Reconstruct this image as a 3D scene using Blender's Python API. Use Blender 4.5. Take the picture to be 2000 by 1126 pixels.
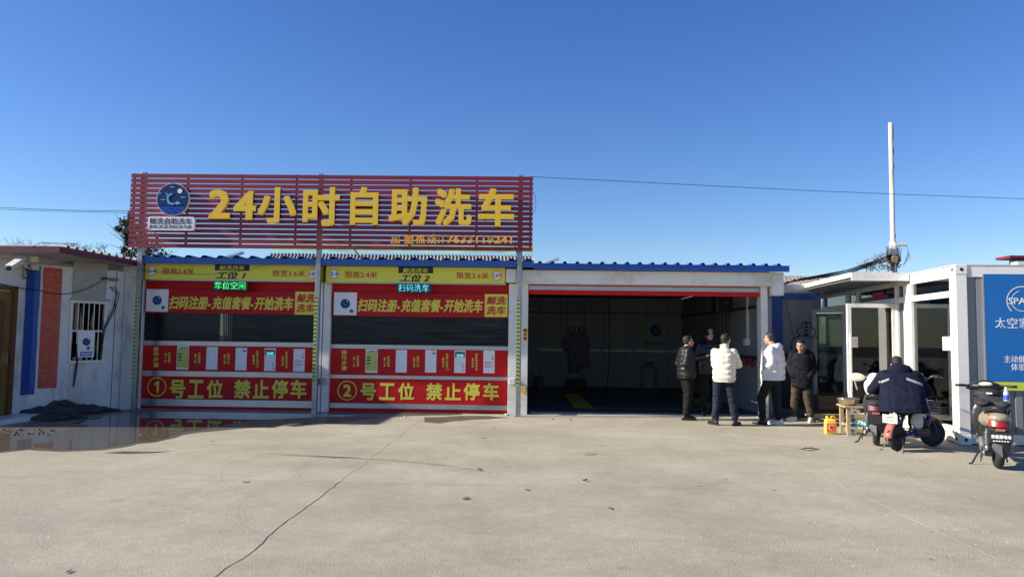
import bpy, bmesh, math, random
from mathutils import Vector, Matrix, noise
from mathutils.bvhtree import BVHTree
R = math.radians
sc = bpy.context.scene
for o in list(bpy.data.objects): bpy.data.objects.remove(o)

# ---------------------------------------------------------------- camera
CAM_H, F_PX = 1.6, 26.0 / 36.0 * 2000
cam_data = bpy.data.cameras.new('camera')
cam_data.lens = 26.0; cam_data.sensor_width = 36.0; cam_data.clip_end = 2000; cam_data.clip_start = .05
cam = bpy.data.objects.new('camera', cam_data); sc.collection.objects.link(cam)
CAMR = Matrix.Rotation(R(1.3), 4, 'Z') @ Matrix.Rotation(R(90 + 3.76), 4, 'X') @ Matrix.Rotation(R(0.73), 4, 'Z')
cam.matrix_world = Matrix.Translation((0, 0, CAM_H)) @ CAMR
sc.camera = cam
# ---------------------------------------------------------------- light
SUN_EL, SUN_AZ = R(29), R(6.8)          # light travels along +X and a little along +Y
world = bpy.data.worlds.new('World'); sc.world = world; world.use_nodes = True
wn = world.node_tree
sky = wn.nodes.new('ShaderNodeTexSky'); sky.sky_type = 'NISHITA'; sky.sun_disc = False
sky.sun_elevation = SUN_EL; sky.sun_rotation = math.atan2(-math.cos(SUN_AZ), -math.sin(SUN_AZ))
sky.air_density = 1.0; sky.dust_density = 0.2; sky.ozone_density = 4.0; sky.altitude = 50
hs_ = wn.nodes.new('ShaderNodeHueSaturation'); hs_.inputs['Saturation'].default_value = 1.22; hs_.inputs['Hue'].default_value = .514
wn.links.new(sky.outputs[0], hs_.inputs['Color']); wn.links.new(hs_.outputs[0], wn.nodes['Background'].inputs[0])
wn.nodes['Background'].inputs[1].default_value = 0.082
sl = bpy.data.lights.new('sun', 'SUN'); sl.energy = 5.0; sl.angle = R(.53); sl.color = (1, .93, .80)
sun = bpy.data.objects.new('sun', sl); sc.collection.objects.link(sun)
sd = Vector((math.cos(SUN_AZ) * math.cos(SUN_EL), math.sin(SUN_AZ) * math.cos(SUN_EL), -math.sin(SUN_EL)))
sun.rotation_euler = sd.to_track_quat('-Z', 'Y').to_euler(); sun.location = (-20, -3, 20)
sc.view_settings.view_transform = 'Standard'; sc.view_settings.look = 'None'
sc.view_settings.exposure = 0.95; sc.view_settings.gamma = 1; sc.view_settings.use_curve_mapping = False
sc.cycles.max_bounces = 8; sc.cycles.transparent_max_bounces = 12

# ---------------------------------------------------------------- where things stand
def ray(px, py):
    return Vector((0, 0, CAM_H)), (CAMR.to_3x3() @ Vector(((px - 1000) / F_PX, -(py - 563) / F_PX, -1)))
def G(px, py, z=0.0):
    o, d = ray(px, py); t = (z - o.z) / d.z; return o + d * t
def P(px, py, Y):
    o, d = ray(px, py); t = (Y - o.y) / d.y; return o + d * t
def L(M, px, py, y=0.0):                     # point of the plane y=const of frame M
    o, d = ray(px, py); I = M.inverted(); o = I @ o; d = I.to_3x3() @ d
    t = (y - o.y) / d.y; return o + d * t
def frame(o, ang): return Matrix.Translation(o) @ Matrix.Rotation(ang, 4, 'Z')
I4 = Matrix.Identity(4)

# ---------------------------------------------------------------- materials
def mat(name, col, rough=.6, metal=0., var=.12, scale=3., bump=0., bscale=30., emit=0., dirt=None, spec=.5, stretch=None, coat=0.):
    m = bpy.data.materials.new(name); m.use_nodes = True; t = m.node_tree; n = t.nodes; l = t.links
    b = n['Principled BSDF']; b.inputs['Roughness'].default_value = rough; b.inputs['Metallic'].default_value = metal
    b.inputs['Specular IOR Level'].default_value = spec; b.inputs['Coat Weight'].default_value = coat
    c = (*col, 1)
    tc = n.new('ShaderNodeTexCoord'); src = tc.outputs['Object']
    if stretch:
        mp = n.new('ShaderNodeMapping'); mp.inputs['Scale'].default_value = stretch; l.new(src, mp.inputs[0]); src = mp.outputs[0]
    if var > 0:
        nz = n.new('ShaderNodeTexNoise'); nz.inputs['Scale'].default_value = scale; nz.inputs['Detail'].default_value = 6; nz.inputs['Roughness'].default_value = .65
        l.new(src, nz.inputs[0])
        r = n.new('ShaderNodeValToRGB'); e = r.color_ramp.elements
        e[0].position = .3; e[1].position = .7
        dk = dirt or tuple(x * (1 - var) for x in col)
        e[0].color = (*dk, 1); e[1].color = (*[min(1, x * (1 + var * .6)) for x in col], 1)
        if dirt: e[0].position = .28; e[1].position = .52
        l.new(nz.outputs[0], r.inputs[0]); l.new(r.outputs[0], b.inputs['Base Color'])
        mr = n.new('ShaderNodeMapRange'); mr.inputs['To Min'].default_value = min(1, rough * 1.25); mr.inputs['To Max'].default_value = rough * .8
        l.new(nz.outputs[0], mr.inputs[0]); l.new(mr.outputs[0], b.inputs['Roughness'])
    else: b.inputs['Base Color'].default_value = c
    if bump > 0:
        n2 = n.new('ShaderNodeTexNoise'); n2.inputs['Scale'].default_value = bscale; n2.inputs['Detail'].default_value = 4
        l.new(src, n2.inputs[0]); bp = n.new('ShaderNodeBump'); bp.inputs['Strength'].default_value = bump; bp.inputs['Distance'].default_value = .02
        l.new(n2.outputs[0], bp.inputs['Height']); l.new(bp.outputs[0], b.inputs['Normal'])
    if emit > 0:
        b.inputs['Emission Color'].default_value = c; b.inputs['Emission Strength'].default_value = emit
    return m
def glassm(name, tint, refl=.1, rough=.01, gl=(1, 1, 1), haze=0.):
    m = bpy.data.materials.new(name); m.use_nodes = True; t = m.node_tree; n = t.nodes; l = t.links
    for x in list(n):
        if x.type != 'OUTPUT_MATERIAL': n.remove(x)
    out = n[0]; tr = n.new('ShaderNodeBsdfTransparent'); tr.inputs[0].default_value = (*tint, 1)
    g = n.new('ShaderNodeBsdfGlossy'); g.inputs[0].default_value = (*gl, 1); g.inputs['Roughness'].default_value = rough
    fr = n.new('ShaderNodeFresnel'); fr.inputs[0].default_value = 1.5
    ad = n.new('ShaderNodeMath'); ad.operation = 'ADD'; ad.use_clamp = True; ad.inputs[1].default_value = refl
    l.new(fr.outputs[0], ad.inputs[0]); mx = n.new('ShaderNodeMixShader')
    ge = n.new('ShaderNodeNewGeometry'); iv = n.new('ShaderNodeMath'); iv.operation = 'SUBTRACT'; iv.inputs[0].default_value = 1; l.new(ge.outputs['Backfacing'], iv.inputs[1])
    mu = n.new('ShaderNodeMath'); mu.operation = 'MULTIPLY'; l.new(ad.outputs[0], mu.inputs[0]); l.new(iv.outputs[0], mu.inputs[1])
    l.new(mu.outputs[0], mx.inputs[0]); l.new(tr.outputs[0], mx.inputs[1]); l.new(g.outputs[0], mx.inputs[2]); res = mx.outputs[0]
    if haze:                                     # pale streaked noise mixed over the film as diffuse haze
        tc = n.new('ShaderNodeTexCoord'); mp = n.new('ShaderNodeMapping'); mp.inputs['Scale'].default_value = (.5, 1, 14); l.new(tc.outputs['Object'], mp.inputs[0])
        z = n.new('ShaderNodeTexNoise'); z.inputs['Scale'].default_value = 2; z.inputs['Detail'].default_value = 6; l.new(mp.outputs[0], z.inputs[0])
        mr = n.new('ShaderNodeMapRange'); mr.inputs['From Min'].default_value = .35; mr.inputs['From Max'].default_value = .8; mr.inputs['To Max'].default_value = haze; l.new(z.outputs[0], mr.inputs[0])
        df = n.new('ShaderNodeBsdfDiffuse'); df.inputs[0].default_value = (.55, .60, .68, 1); m3 = n.new('ShaderNodeMixShader'); l.new(mr.outputs[0], m3.inputs[0]); l.new(res, m3.inputs[1]); l.new(df.outputs[0], m3.inputs[2]); res = m3.outputs[0]
    l.new(res, out.inputs[0])
    return m
M = {}
def defm(k, *a, **kw): M[k] = mat(k, *a, **kw)
defm('red_slat', (.20, .010, .024), .42, var=.18, scale=1.5)
defm('red_vinyl', (.52, .006, .010), .5, spec=.25, var=.12, scale=2, bump=.25, bscale=3, stretch=(.4, 1, 4))
defm('red_banner', (.44, .008, .016), .55, var=.1, spec=.25, bump=.3, bscale=2.5, stretch=(1, 1, 3))
defm('yellow_letter', (.80, .50, .035), .38, var=.05)
defm('yellow_print', (.72, .63, .07), .5, var=.05)
defm('yellow_board', (.76, .68, .06), .45, var=.07, scale=1.5)
defm('orange_letter', (.85, .36, .04), .4, var=.05)
defm('navy_print', (.012, .018, .06), .5, var=0)
defm('logo_dark', (.006, .028, .12), .6, var=0, spec=.15)
defm('logo_blue', (.005, .06, .34), .6, var=0, spec=.15)
defm('logo_light', (.10, .38, .55), .4, var=0)
defm('white_paint', (.66, .65, .62), .45, var=.12, scale=1.4, dirt=(.50, .485, .45))
defm('white_post', (.72, .70, .66), .4, var=.1, scale=2, dirt=(.55, .49, .41))
defm('dirty_white', (.56, .565, .57), .55, var=.2, scale=1.6, dirt=(.33, .315, .29), bump=.15, bscale=60, stretch=(1.6, 1.6, .6))
defm('white_card', (.78, .78, .80), .5, var=.04)
defm('black_print', (.012, .012, .014), .5, var=0)
defm('red_print', (.50, .02, .02), .5, var=0)
defm('blue_roof', (.016, .09, .34), .5, var=.3, scale=1.2, dirt=(.03, .085, .22))
defm('blue_roof_clean', (.010, .075, .36), .45, var=.12)
defm('blue_frame', (.008, .05, .30), .45, var=.12)
defm('galvanised', (.30, .31, .32), .38, metal=.7, var=.15, scale=6)
defm('aluminium', (.38, .39, .43), .3, metal=.75, var=.08)
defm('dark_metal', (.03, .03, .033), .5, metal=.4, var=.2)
defm('chev_yellow', (.42, .55, .17), .5, var=.08)
defm('black_rubber', (.016, .016, .017), .7, var=.3, scale=20, bump=.1)
defm('black_plastic', (.018, .018, .02), .35, var=.2, scale=9)
defm('led_case', (.008, .010, .009), .3, var=0)
defm('led_green', (.05, .85, .22), .4, var=0, emit=.85)
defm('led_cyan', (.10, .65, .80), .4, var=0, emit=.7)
defm('maroon', (.11, .022, .05), .5, var=.15)
defm('roof_sheet', (.33, .30, .29), .6, var=.35, scale=2)
defm('brown_door', (.19, .11, .035), .35, var=.25, scale=2, stretch=(1, 1, .3))
defm('brown_frame', (.13, .055, .028), .45, var=.2)
defm('blue_tarp', (.006, .065, .33), .45, var=.2, scale=3, bump=.5, bscale=5)
defm('faded_red', (.52, .075, .075), .7, var=.12, scale=3)
defm('faded_gold', (.56, .20, .045), .6, var=.25, scale=4)
defm('beige_board', (.37, .36, .33), .7, var=.2, scale=2)
defm('curtain_cloth', (.07, .075, .07), .8, var=.2)
defm('cloth_black', (.022, .022, .026), .85, var=.35, scale=4, bump=.6, bscale=7)
defm('cover_grey', (.045, .047, .052), .8, var=.4, scale=3, bump=.5, bscale=9)
defm('cam_white', (.70, .69, .62), .4, var=.08)
defm('green_tarp', (.22, .38, .26), .6, var=.3, scale=.6, bump=.4, bscale=1.5)
defm('asbestos', (.24, .215, .20), .8, var=.5, scale=2)
defm('old_brick', (.26, .13, .09), .8, var=.3)
defm('int_panel', (.25, .27, .30), .55, var=.15, scale=1)
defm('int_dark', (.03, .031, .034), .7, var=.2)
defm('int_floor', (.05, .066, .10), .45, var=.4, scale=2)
defm('int_yellow', (.60, .42, .05), .6, var=.3, scale=4)
defm('steel_panel', (.21, .22, .245), .45, var=.1, scale=1, stretch=(2, 1, .4))
defm('banner_blue', (.005, .13, .42), .4, var=.08, scale=1, bump=.2, bscale=2)
defm('banner_lime', (.58, .62, .06), .45, var=.08)
defm('wood', (.38, .29, .17), .75, var=.3, scale=6, stretch=(1, 1, .25))
defm('steel', (.62, .60, .57), .22, metal=1, var=.1)
defm('cardboard', (.36, .22, .11), .8, var=.15)
defm('red_paper', (.62, .03, .06), .6, var=.06)
defm('leaf', (.045, .055, .022), .7, var=.5, scale=3)
defm('leaf_light', (.10, .10, .045), .7, var=.5, scale=3)
defm('bark', (.13, .10, .075), .85, var=.3)
defm('pole_concrete', (.44, .41, .36), .8, var=.25, scale=2, dirt=(.27, .20, .14), stretch=(2, 2, .5))
defm('cable', (.012, .012, .014), .6, var=0)
defm('skin', (.50, .27, .17), .5, var=.12, scale=20)
defm('hair', (.010, .009, .009), .6, var=.3, scale=60, bump=.4, bscale=160)
defm('hair_grey', (.22, .22, .23), .6, var=.5, scale=60, bump=.4, bscale=160)
defm('jack_black', (.007, .008, .010), .5, spec=.4, var=.3, scale=5)
defm('leather', (.007, .007, .007), .35, var=.3, scale=12)
defm('jack_cream', (.68, .64, .51), .6, var=.08, scale=3)
defm('jack_white', (.56, .56, .62), .5, var=.08, scale=3)
defm('parka_navy', (.006, .007, .012), .8, spec=.2, var=.25, scale=6, bump=.2, bscale=40)
defm('fur', (.007, .007, .007), .9, spec=.2, var=.5, scale=60, bump=.8, bscale=90)
defm('work_navy', (.005, .0075, .022), .85, spec=.2, var=.25, scale=5, bump=.3, bscale=14)
defm('reflect_tape', (.28, .28, .28), .4, var=.1)
defm('trouser_black', (.006, .006, .007), .8, spec=.2, var=.25)
defm('trouser_navy', (.012, .015, .032), .8, spec=.25, var=.2)
defm('jeans', (.009, .011, .015), .8, spec=.2, var=.5, scale=3)
defm('trouser_brown', (.045, .030, .019), .85, var=.25)
defm('shoe_black', (.014, .013, .013), .35, var=.1)
defm('shoe_white', (.72, .70, .66), .5, var=.15)
defm('scoot_blue', (.012, .028, .22), .35, var=.2, scale=5)
defm('scoot_pink', (.36, .11, .10), .45, var=.25, scale=7)
defm('red_plastic', (.27, .012, .014), .35, var=.1, coat=.1)
defm('gold_plastic', (.26, .215, .15), .35, var=.15, scale=5, coat=.3)
defm('plate_white', (.70, .68, .60), .5, var=.1, scale=20)
defm('teal_plate', (.03, .15, .14), .5, var=.2, scale=8)
defm('lamp_cream', (.78, .66, .48), .3, var=.08)
defm('can_yellow', (.80, .50, .06), .4, var=.1)
defm('can_orange', (.80, .14, .02), .4, var=.15, scale=15)
defm('bottle_blue', (.05, .10, .55), .4, var=0)
defm('bottle_clear', (.55, .60, .66), .15, var=.1)
defm('white_plastic', (.60, .60, .60), .35, var=.08, bump=.3, bscale=6)
defm('rubble_white', (.58, .55, .50), .7, var=.3, scale=8)
defm('rubble_brown', (.25, .16, .09), .8, var=.35, scale=8)
defm('gravel_dark', (.05, .046, .04), .9, var=.5, scale=8)
defm('paper_green', (.55, .60, .16), .6, var=.05)
defm('red_hose', (.40, .012, .018), .4, var=.1)
defm('dry_leaf', (.20, .14, .085), .8, var=.4)
defm('threshold', (.55, .53, .50), .5, var=.2, scale=6)
M['pvc'] = glassm('clear_pvc', (.34, .36, .40), -.015, .10, gl=(.32, .45, .68), haze=.07)
M['glass'] = glassm('tinted_glass', (.30, .38, .42), .10, .004)
M['door_glass'] = glassm('door_glass', (.16, .26, .28), .15, .004)
M['mirror_glass'] = glassm('mirror_glass', (.16, .22, .22), .42, .004)
M['win_glass'] = glassm('window_glass', (.4, .4, .4), -.02, .02)
M['bottle_glass'] = glassm('bottle_shell', (.65, .8, .95), .12, .05)

# concrete of the yard: broomed, stained, tyre arcs
def concrete(name, base, warm):
    m = bpy.data.materials.new(name); m.use_nodes = True; t = m.node_tree; n = t.nodes; l = t.links
    b = n['Principled BSDF']; tc = n.new('ShaderNodeNewGeometry'); src = tc.outputs['Position']
    sep = n.new('ShaderNodeSeparateXYZ'); l.new(src, sep.inputs[0])
    def nz(s, d=6, ro=.6, st=None):
        x = n.new('ShaderNodeTexNoise'); x.inputs['Scale'].default_value = s; x.inputs['Detail'].default_value = d; x.inputs['Roughness'].default_value = ro
        if st:
            mp = n.new('ShaderNodeMapping'); mp.inputs['Scale'].default_value = st; l.new(src, mp.inputs[0]); l.new(mp.outputs[0], x.inputs[0])
        else: l.new(src, x.inputs[0])
        return x.outputs[0]
    def ramp(f, a, c, p0, p1):
        r = n.new('ShaderNodeValToRGB'); r.color_ramp.elements[0].position = p0; r.color_ramp.elements[1].position = p1
        r.color_ramp.elements[0].color = (*a, 1); r.color_ramp.elements[1].color = (*c, 1); l.new(f, r.inputs[0]); return r.outputs[0]
    def mul(a, c, f=1.):
        x = n.new('ShaderNodeMix'); x.data_type = 'RGBA'; x.blend_type = 'MULTIPLY'; x.inputs[0].default_value = f; l.new(a, x.inputs[6]); l.new(c, x.inputs[7]); return x.outputs[2]
    col = ramp(nz(.45, 8, .65), base, warm, .38, .62)
    col = mul(col, ramp(nz(1.3, 10, .72, (1, 1.2, 1)), (.87, .86, .84), (1.04, 1.04, 1.04), .3, .62))
    col = mul(col, ramp(nz(9, 8, .8), (.82, .82, .81), (1.05, 1.05, 1.05), .3, .65))
    col = mul(col, ramp(nz(70, 4, .85), (.72, .71, .70), (1.16, 1.16, 1.15), .33, .66))
    vo = n.new('ShaderNodeTexVoronoi'); vo.inputs['Scale'].default_value = 1.1; l.new(src, vo.inputs[0])
    col = mul(col, ramp(vo.outputs['Distance'], (.80, .79, .77), (1, 1, 1), .015, .085))
    # tyre arcs
    for (qx, qy, r, w) in ((462, 905, 1.5, .11), (500, 960, 1.6, .10), (598, 905, 1.3, .10), (690, 885, 1.4, .10), (836, 880, 1.5, .12), (150, 1000, 1.0, .08), (372, 960, 1.2, .09)):
        gq_ = G(qx, qy); cx, cy = gq_.x + r, gq_.y
        sx = n.new('ShaderNodeVectorMath'); sx.operation = 'DISTANCE'; mp = n.new('ShaderNodeMapping'); mp.inputs['Scale'].default_value = (1, .8, 0)
        l.new(src, mp.inputs[0]); l.new(mp.outputs[0], sx.inputs[0]); sx.inputs[1].default_value = (cx, cy * .8, 0)
        a = n.new('ShaderNodeMath'); a.operation = 'SUBTRACT'; l.new(sx.outputs['Value'], a.inputs[0]); a.inputs[1].default_value = r
        c2 = n.new('ShaderNodeMath'); c2.operation = 'ABSOLUTE'; l.new(a.outputs[0], c2.inputs[0])
        e = n.new('ShaderNodeMath'); e.operation = 'DIVIDE'; l.new(c2.outputs[0], e.inputs[0]); e.inputs[1].default_value = w
        si = n.new('ShaderNodeMath'); si.operation = 'MULTIPLY'; l.new(e.outputs[0], si.inputs[0]); si.inputs[1].default_value = 2.2
        fr = n.new('ShaderNodeMath'); fr.operation = 'FRACT'; l.new(si.outputs[0], fr.inputs[0])
        ad = n.new('ShaderNodeMath'); ad.operation = 'ADD'; ad.inputs[1].default_value = 0
        l.new(fr.outputs[0], ad.inputs[0])
        mx = n.new('ShaderNodeMath'); mx.operation = 'MAXIMUM'; l.new(ad.outputs[0], mx.inputs[0])
        gt = n.new('ShaderNodeMath'); gt.operation = 'GREATER_THAN'; l.new(e.outputs[0], gt.inputs[0]); gt.inputs[1].default_value = 1
        hx = n.new('ShaderNodeMath'); hx.operation = 'GREATER_THAN'; l.new(sep.outputs[0], hx.inputs[0]); hx.inputs[1].default_value = cx - r * .35
        mm = n.new('ShaderNodeMath'); mm.operation = 'MAXIMUM'; l.new(gt.outputs[0], mm.inputs[0]); l.new(hx.outputs[0], mm.inputs[1]); l.new(mm.outputs[0], mx.inputs[1])
        col = mul(col, ramp(mx.outputs[0], (.84, .84, .84), (1, 1, 1), .2, .6), .55)
    l.new(col, b.inputs['Base Color']); b.inputs['Roughness'].default_value = .8; b.inputs['Specular IOR Level'].default_value = .3
    wv = n.new('ShaderNodeTexWave'); wv.inputs['Scale'].default_value = 9; wv.inputs['Distortion'].default_value = 2.5; wv.inputs['Detail'].default_value = 3
    mp = n.new('ShaderNodeMapping'); mp.inputs['Rotation'].default_value = (0, 0, .5); l.new(src, mp.inputs[0]); l.new(mp.outputs[0], wv.inputs[0])
    h = n.new('ShaderNodeMath'); h.operation = 'MULTIPLY_ADD'; l.new(wv.outputs[0], h.inputs[0]); h.inputs[1].default_value = .035; l.new(nz(55, 5, .8), h.inputs[2])
    bp = n.new('ShaderNodeBump'); bp.inputs['Strength'].default_value = .8; bp.inputs['Distance'].default_value = .014; l.new(h.outputs[0], bp.inputs['Height'])
    l.new(bp.outputs[0], b.inputs['Normal'])
    return m
M['concrete_far'] = concrete('concrete_warm', (.365, .328, .25), (.455, .415, .325))
M['concrete_near'] = concrete('concrete_grey', (.345, .312, .248), (.435, .398, .322))
def wetm():
    m = bpy.data.materials.new('puddle_water'); m.use_nodes = True; t = m.node_tree; n = t.nodes; l = t.links; b = n['Principled BSDF']
    b.inputs['Base Color'].default_value = (.10, .088, .07, 1); b.inputs['Roughness'].default_value = .02; b.inputs['IOR'].default_value = 1.36
    tc = n.new('ShaderNodeTexCoord'); z = n.new('ShaderNodeTexNoise'); z.inputs['Scale'].default_value = 1.2; l.new(tc.outputs['Object'], z.inputs[0])
    bp = n.new('ShaderNodeBump'); bp.inputs['Strength'].default_value = .02; bp.inputs['Distance'].default_value = .01; l.new(z.outputs[0], bp.inputs['Height']); l.new(bp.outputs[0], b.inputs['Normal'])
    return m
M['puddle'] = wetm()
defm('damp_concrete', (.25, .225, .175), .6, var=.3, scale=3)
defm('wet_concrete', (.115, .10, .08), .33, var=.4, scale=2.5, bump=.15, bscale=12)

# ---------------------------------------------------------------- object helpers
WM = {}
def wmat(o): return WM.get(o.name, I4)
def link(o): sc.collection.objects.link(o); return o
def tag(o, label, cat, group=None, kind=None):
    if label: o['label'] = label
    if cat: o['category'] = cat
    if group: o['group'] = group
    if kind: o['kind'] = kind
    return o
def thing(name, label, cat, loc=(0, 0, 0), rz=0., group=None, Mx=None):
    o = link(bpy.data.objects.new(name, None)); o.empty_display_size = .2
    Mx = Mx or frame(Vector(loc), rz)
    o.matrix_world = Mx; WM[o.name] = Mx.copy()
    return tag(o, label, cat, group)
def put(o, parent, Mx=I4):                      # o's geometry is in frame Mx; hang it under parent
    if parent is not None:
        o.parent = parent; W = wmat(parent)
        o.matrix_basis = W.inverted() @ Mx; o.matrix_parent_inverse = I4
    else: o.matrix_world = Mx
    WM[o.name] = Mx.copy()
    return o
class MB:
    def __init__(s): s.v = []; s.f = []
    def add(s, vs, fs):
        k = len(s.v); s.v += [tuple(v) for v in vs]; s.f += [tuple(i + k for i in f) for f in fs]; return s
    def box(s, x0, x1, y0, y1, z0, z1):
        v = [(x, y, z) for z in (z0, z1) for y in (y0, y1) for x in (x0, x1)]
        return s.add(v, [(0, 2, 3, 1), (4, 5, 7, 6), (0, 1, 5, 4), (2, 6, 7, 3), (0, 4, 6, 2), (1, 3, 7, 5)])
    def obox(s, a, b, w, h, up=(0, 0, 1)):      # bar from a to b
        a = Vector(a); b = Vector(b); d = (b - a).normalized(); u = Vector(up)
        if abs(d.dot(u)) > .98: u = Vector((1, 0, 0))
        x = d.cross(u).normalized() * w / 2; z = x.cross(d).normalized() * h / 2
        v = [p + sx * x + sz * z for p in (a, b) for sz in (-1, 1) for sx in (-1, 1)]
        return s.add(v, [(0, 1, 3, 2), (4, 6, 7, 5), (0, 4, 5, 1), (2, 3, 7, 6), (0, 2, 6, 4), (1, 5, 7, 3)])
    def tube(s, pts, r, n=8, close=True):
        pts = [Vector(p) for p in pts]; rs = r if isinstance(r, (list, tuple)) else [r] * len(pts)
        V = []; pu = None
        for i, p in enumerate(pts):
            d = (pts[min(i + 1, len(pts) - 1)] - pts[max(i - 1, 0)]).normalized()
            u = pu if pu is not None else (Vector((0, 0, 1)) if abs(d.z) < .9 else Vector((1, 0, 0)))
            x = d.cross(u).normalized(); u = x.cross(d).normalized(); pu = u
            V += [p + rs[i] * (math.cos(2 * math.pi * k / n) * x + math.sin(2 * math.pi * k / n) * u) for k in range(n)]
        Fc = [(i * n + k, i * n + (k + 1) % n, (i + 1) * n + (k + 1) % n, (i + 1) * n + k) for i in range(len(pts) - 1) for k in range(n)]
        if close: Fc += [tuple(range(n - 1, -1, -1)), tuple((len(pts) - 1) * n + k for k in range(n))]
        return s.add(V, Fc)
    def loft(s, rings, cap=True):
        n = len(rings[0]); V = [p for r in rings for p in r]
        Fc = [(i * n + k, i * n + (k + 1) % n, (i + 1) * n + (k + 1) % n, (i + 1) * n + k) for i in range(len(rings) - 1) for k in range(n)]
        if cap: Fc += [tuple(range(n - 1, -1, -1)), tuple((len(rings) - 1) * n + k for k in range(n))]
        return s.add(V, Fc)
    def lathe(s, prof, n=20, c=(0, 0, 0), ax='z'):
        c = Vector(c); rings = []
        for r, h in prof:
            rg = []
            for k in range(n):
                a = 2 * math.pi * k / n; x, y = r * math.cos(a), r * math.sin(a)
                rg.append(c + (Vector((x, y, h)) if ax == 'z' else Vector((x, h, y)) if ax == 'y' else Vector((h, x, y))))
            rings.append(rg)
        return s.loft(rings)
    def prism(s, poly, y0, y1):                 # poly in xz, extruded along y
        n = len(poly); V = [(x, y0, z) for x, z in poly] + [(x, y1, z) for x, z in poly]
        return s.add(V, [tuple(range(n)), tuple(range(2 * n - 1, n - 1, -1))] + [(i, n + i, n + (i + 1) % n, (i + 1) % n) for i in range(n)])
    def prismz(s, poly, z0, z1):
        n = len(poly); V = [(x, y, z0) for x, y in poly] + [(x, y, z1) for x, y in poly]
        return s.add(V, [tuple(range(n - 1, -1, -1)), tuple(range(n, 2 * n))] + [(i, (i + 1) % n, n + (i + 1) % n, n + i) for i in range(n)])
    def ell(s, c, r, n=14, m=9, rot=None):
        c = Vector(c); rings = []
        for i in range(1, m):
            t = math.pi * i / m; rg = []
            for k in range(n):
                a = 2 * math.pi * k / n
                p = Vector((r[0] * math.sin(t) * math.cos(a), r[1] * math.sin(t) * math.sin(a), -r[2] * math.cos(t)))
                rg.append(c + (rot @ p if rot else p))
            rings.append(rg)
        top = c + (rot @ Vector((0, 0, r[2])) if rot else Vector((0, 0, r[2]))); bot = 2 * c - top
        k0 = len(s.v); s.loft(rings, cap=False); k = len(s.v); s.v += [tuple(bot), tuple(top)]
        s.f += [(k, k0 + (j + 1) % n, k0 + j) for j in range(n)]
        e = k0 + (len(rings) - 1) * n
        s.f += [(k + 1, e + j, e + (j + 1) % n) for j in range(n)]
        return s
    def mesh(s, name, material, smooth=False):
        me = bpy.data.meshes.new(name); me.from_pydata(s.v, [], s.f)
        bm = bmesh.new(); bm.from_mesh(me); bmesh.ops.recalc_face_normals(bm, faces=bm.faces); bm.to_mesh(me); bm.free()
        if smooth: me.shade_smooth()
        if material is not None: me.materials.append(M[material] if isinstance(material, str) else material)
        return me
    def build(s, name, material, parent=None, Mx=None, smooth=False, bev=0.):
        Mx = Mx if Mx is not None else (wmat(parent) if parent is not None and LOCAL[0] else I4)
        if parent is None or True:              # origin at the piece's own base centre
            xs = [v[0] for v in s.v]; ys = [v[1] for v in s.v]; zs = [v[2] for v in s.v]
            c = Vector(((min(xs) + max(xs)) / 2, (min(ys) + max(ys)) / 2, min(zs)))
            s.v = [(v[0] - c.x, v[1] - c.y, v[2] - c.z) for v in s.v]; Mx = Mx @ Matrix.Translation(c)
        o = link(bpy.data.objects.new(name, s.mesh(name, material, smooth)))
        put(o, parent, Mx)
        if bev:
            b = o.modifiers.new('bevel', 'BEVEL'); b.width = bev; b.segments = 2; b.limit_method = 'ANGLE'
        return o
LOCAL = [False]
def inst(src, name, Mx, parent):                # another object on the same mesh
    o = link(bpy.data.objects.new(name, src.data)); put(o, parent, Mx)
    for md in src.modifiers:
        b = o.modifiers.new(md.name, md.type)
        if md.type == 'BEVEL': b.width = md.width; b.segments = md.segments; b.limit_method = md.limit_method
    return o

def text_mesh(s, bold=.02, extrude=0., shear=0., bevel=0.):
    c = bpy.data.curves.new('lettering', 'FONT'); c.body = s; c.offset = bold; c.extrude = extrude; c.shear = shear; c.resolution_u = 2
    if bevel: c.bevel_depth = bevel
    o = link(bpy.data.objects.new('lettering', c)); bpy.context.view_layer.update()
    dg = bpy.context.evaluated_depsgraph_get(); me = bpy.data.meshes.new_from_object(o.evaluated_get(dg))
    bpy.data.objects.remove(o); bpy.data.curves.remove(c); return me
def text(s, x0, x1, z0, z1, y, material, parent, bold=.02, depth=.002, shear=0., name='lettering', Mx=I4, stand=0.):
    """lettering that fills the rectangle x0..x1, z0..z1 of the plane y of frame Mx, facing -y, depth thick"""
    me = text_mesh(s, 0, .5, shear)
    xs = [v.co.x for v in me.vertices]; ys = [v.co.y for v in me.vertices]
    ax, bx, ay, by = min(xs), max(xs), min(ys), max(ys); b = max(0, bold)
    sx = (x1 - x0) / (bx - ax + 2 * b); sz = (z1 - z0) / (by - ay + 2 * b)
    V0 = [(v.co.x, v.co.y, v.co.z) for v in me.vertices]; F0 = [tuple(p.vertices) for p in me.polygons]; bpy.data.meshes.remove(me)
    shifts = [(0, 0)] if b == 0 else [(b * i, b * j) for i, j in ((-1, -1), (1, -1), (-1, 1), (1, 1), (0, -1), (0, 1), (-1, 0), (1, 0), (0, 0))]
    V = []; Fc = []
    for k, (ux, uy) in enumerate(shifts):         # strokes thickened by laying the outline round a small circle, each a hair prouder
        q = len(V); e = .0002 * k
        V += [((vx - (ax + bx) / 2 + ux) * sx, (.5 - vz) * depth - (e if vz > 0 else 0), (vy - ay + b + uy) * sz) for vx, vy, vz in V0]
        Fc += [tuple(i + q for i in f) for f in F0]
    me = bpy.data.meshes.new('lettering'); me.from_pydata(V, [], Fc); me.materials.append(M[material])
    o = link(bpy.data.objects.new(name, me)); put(o, parent, Mx @ Matrix.Translation(((x0 + x1) / 2, y - stand - depth, z0)))
    return o
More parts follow.
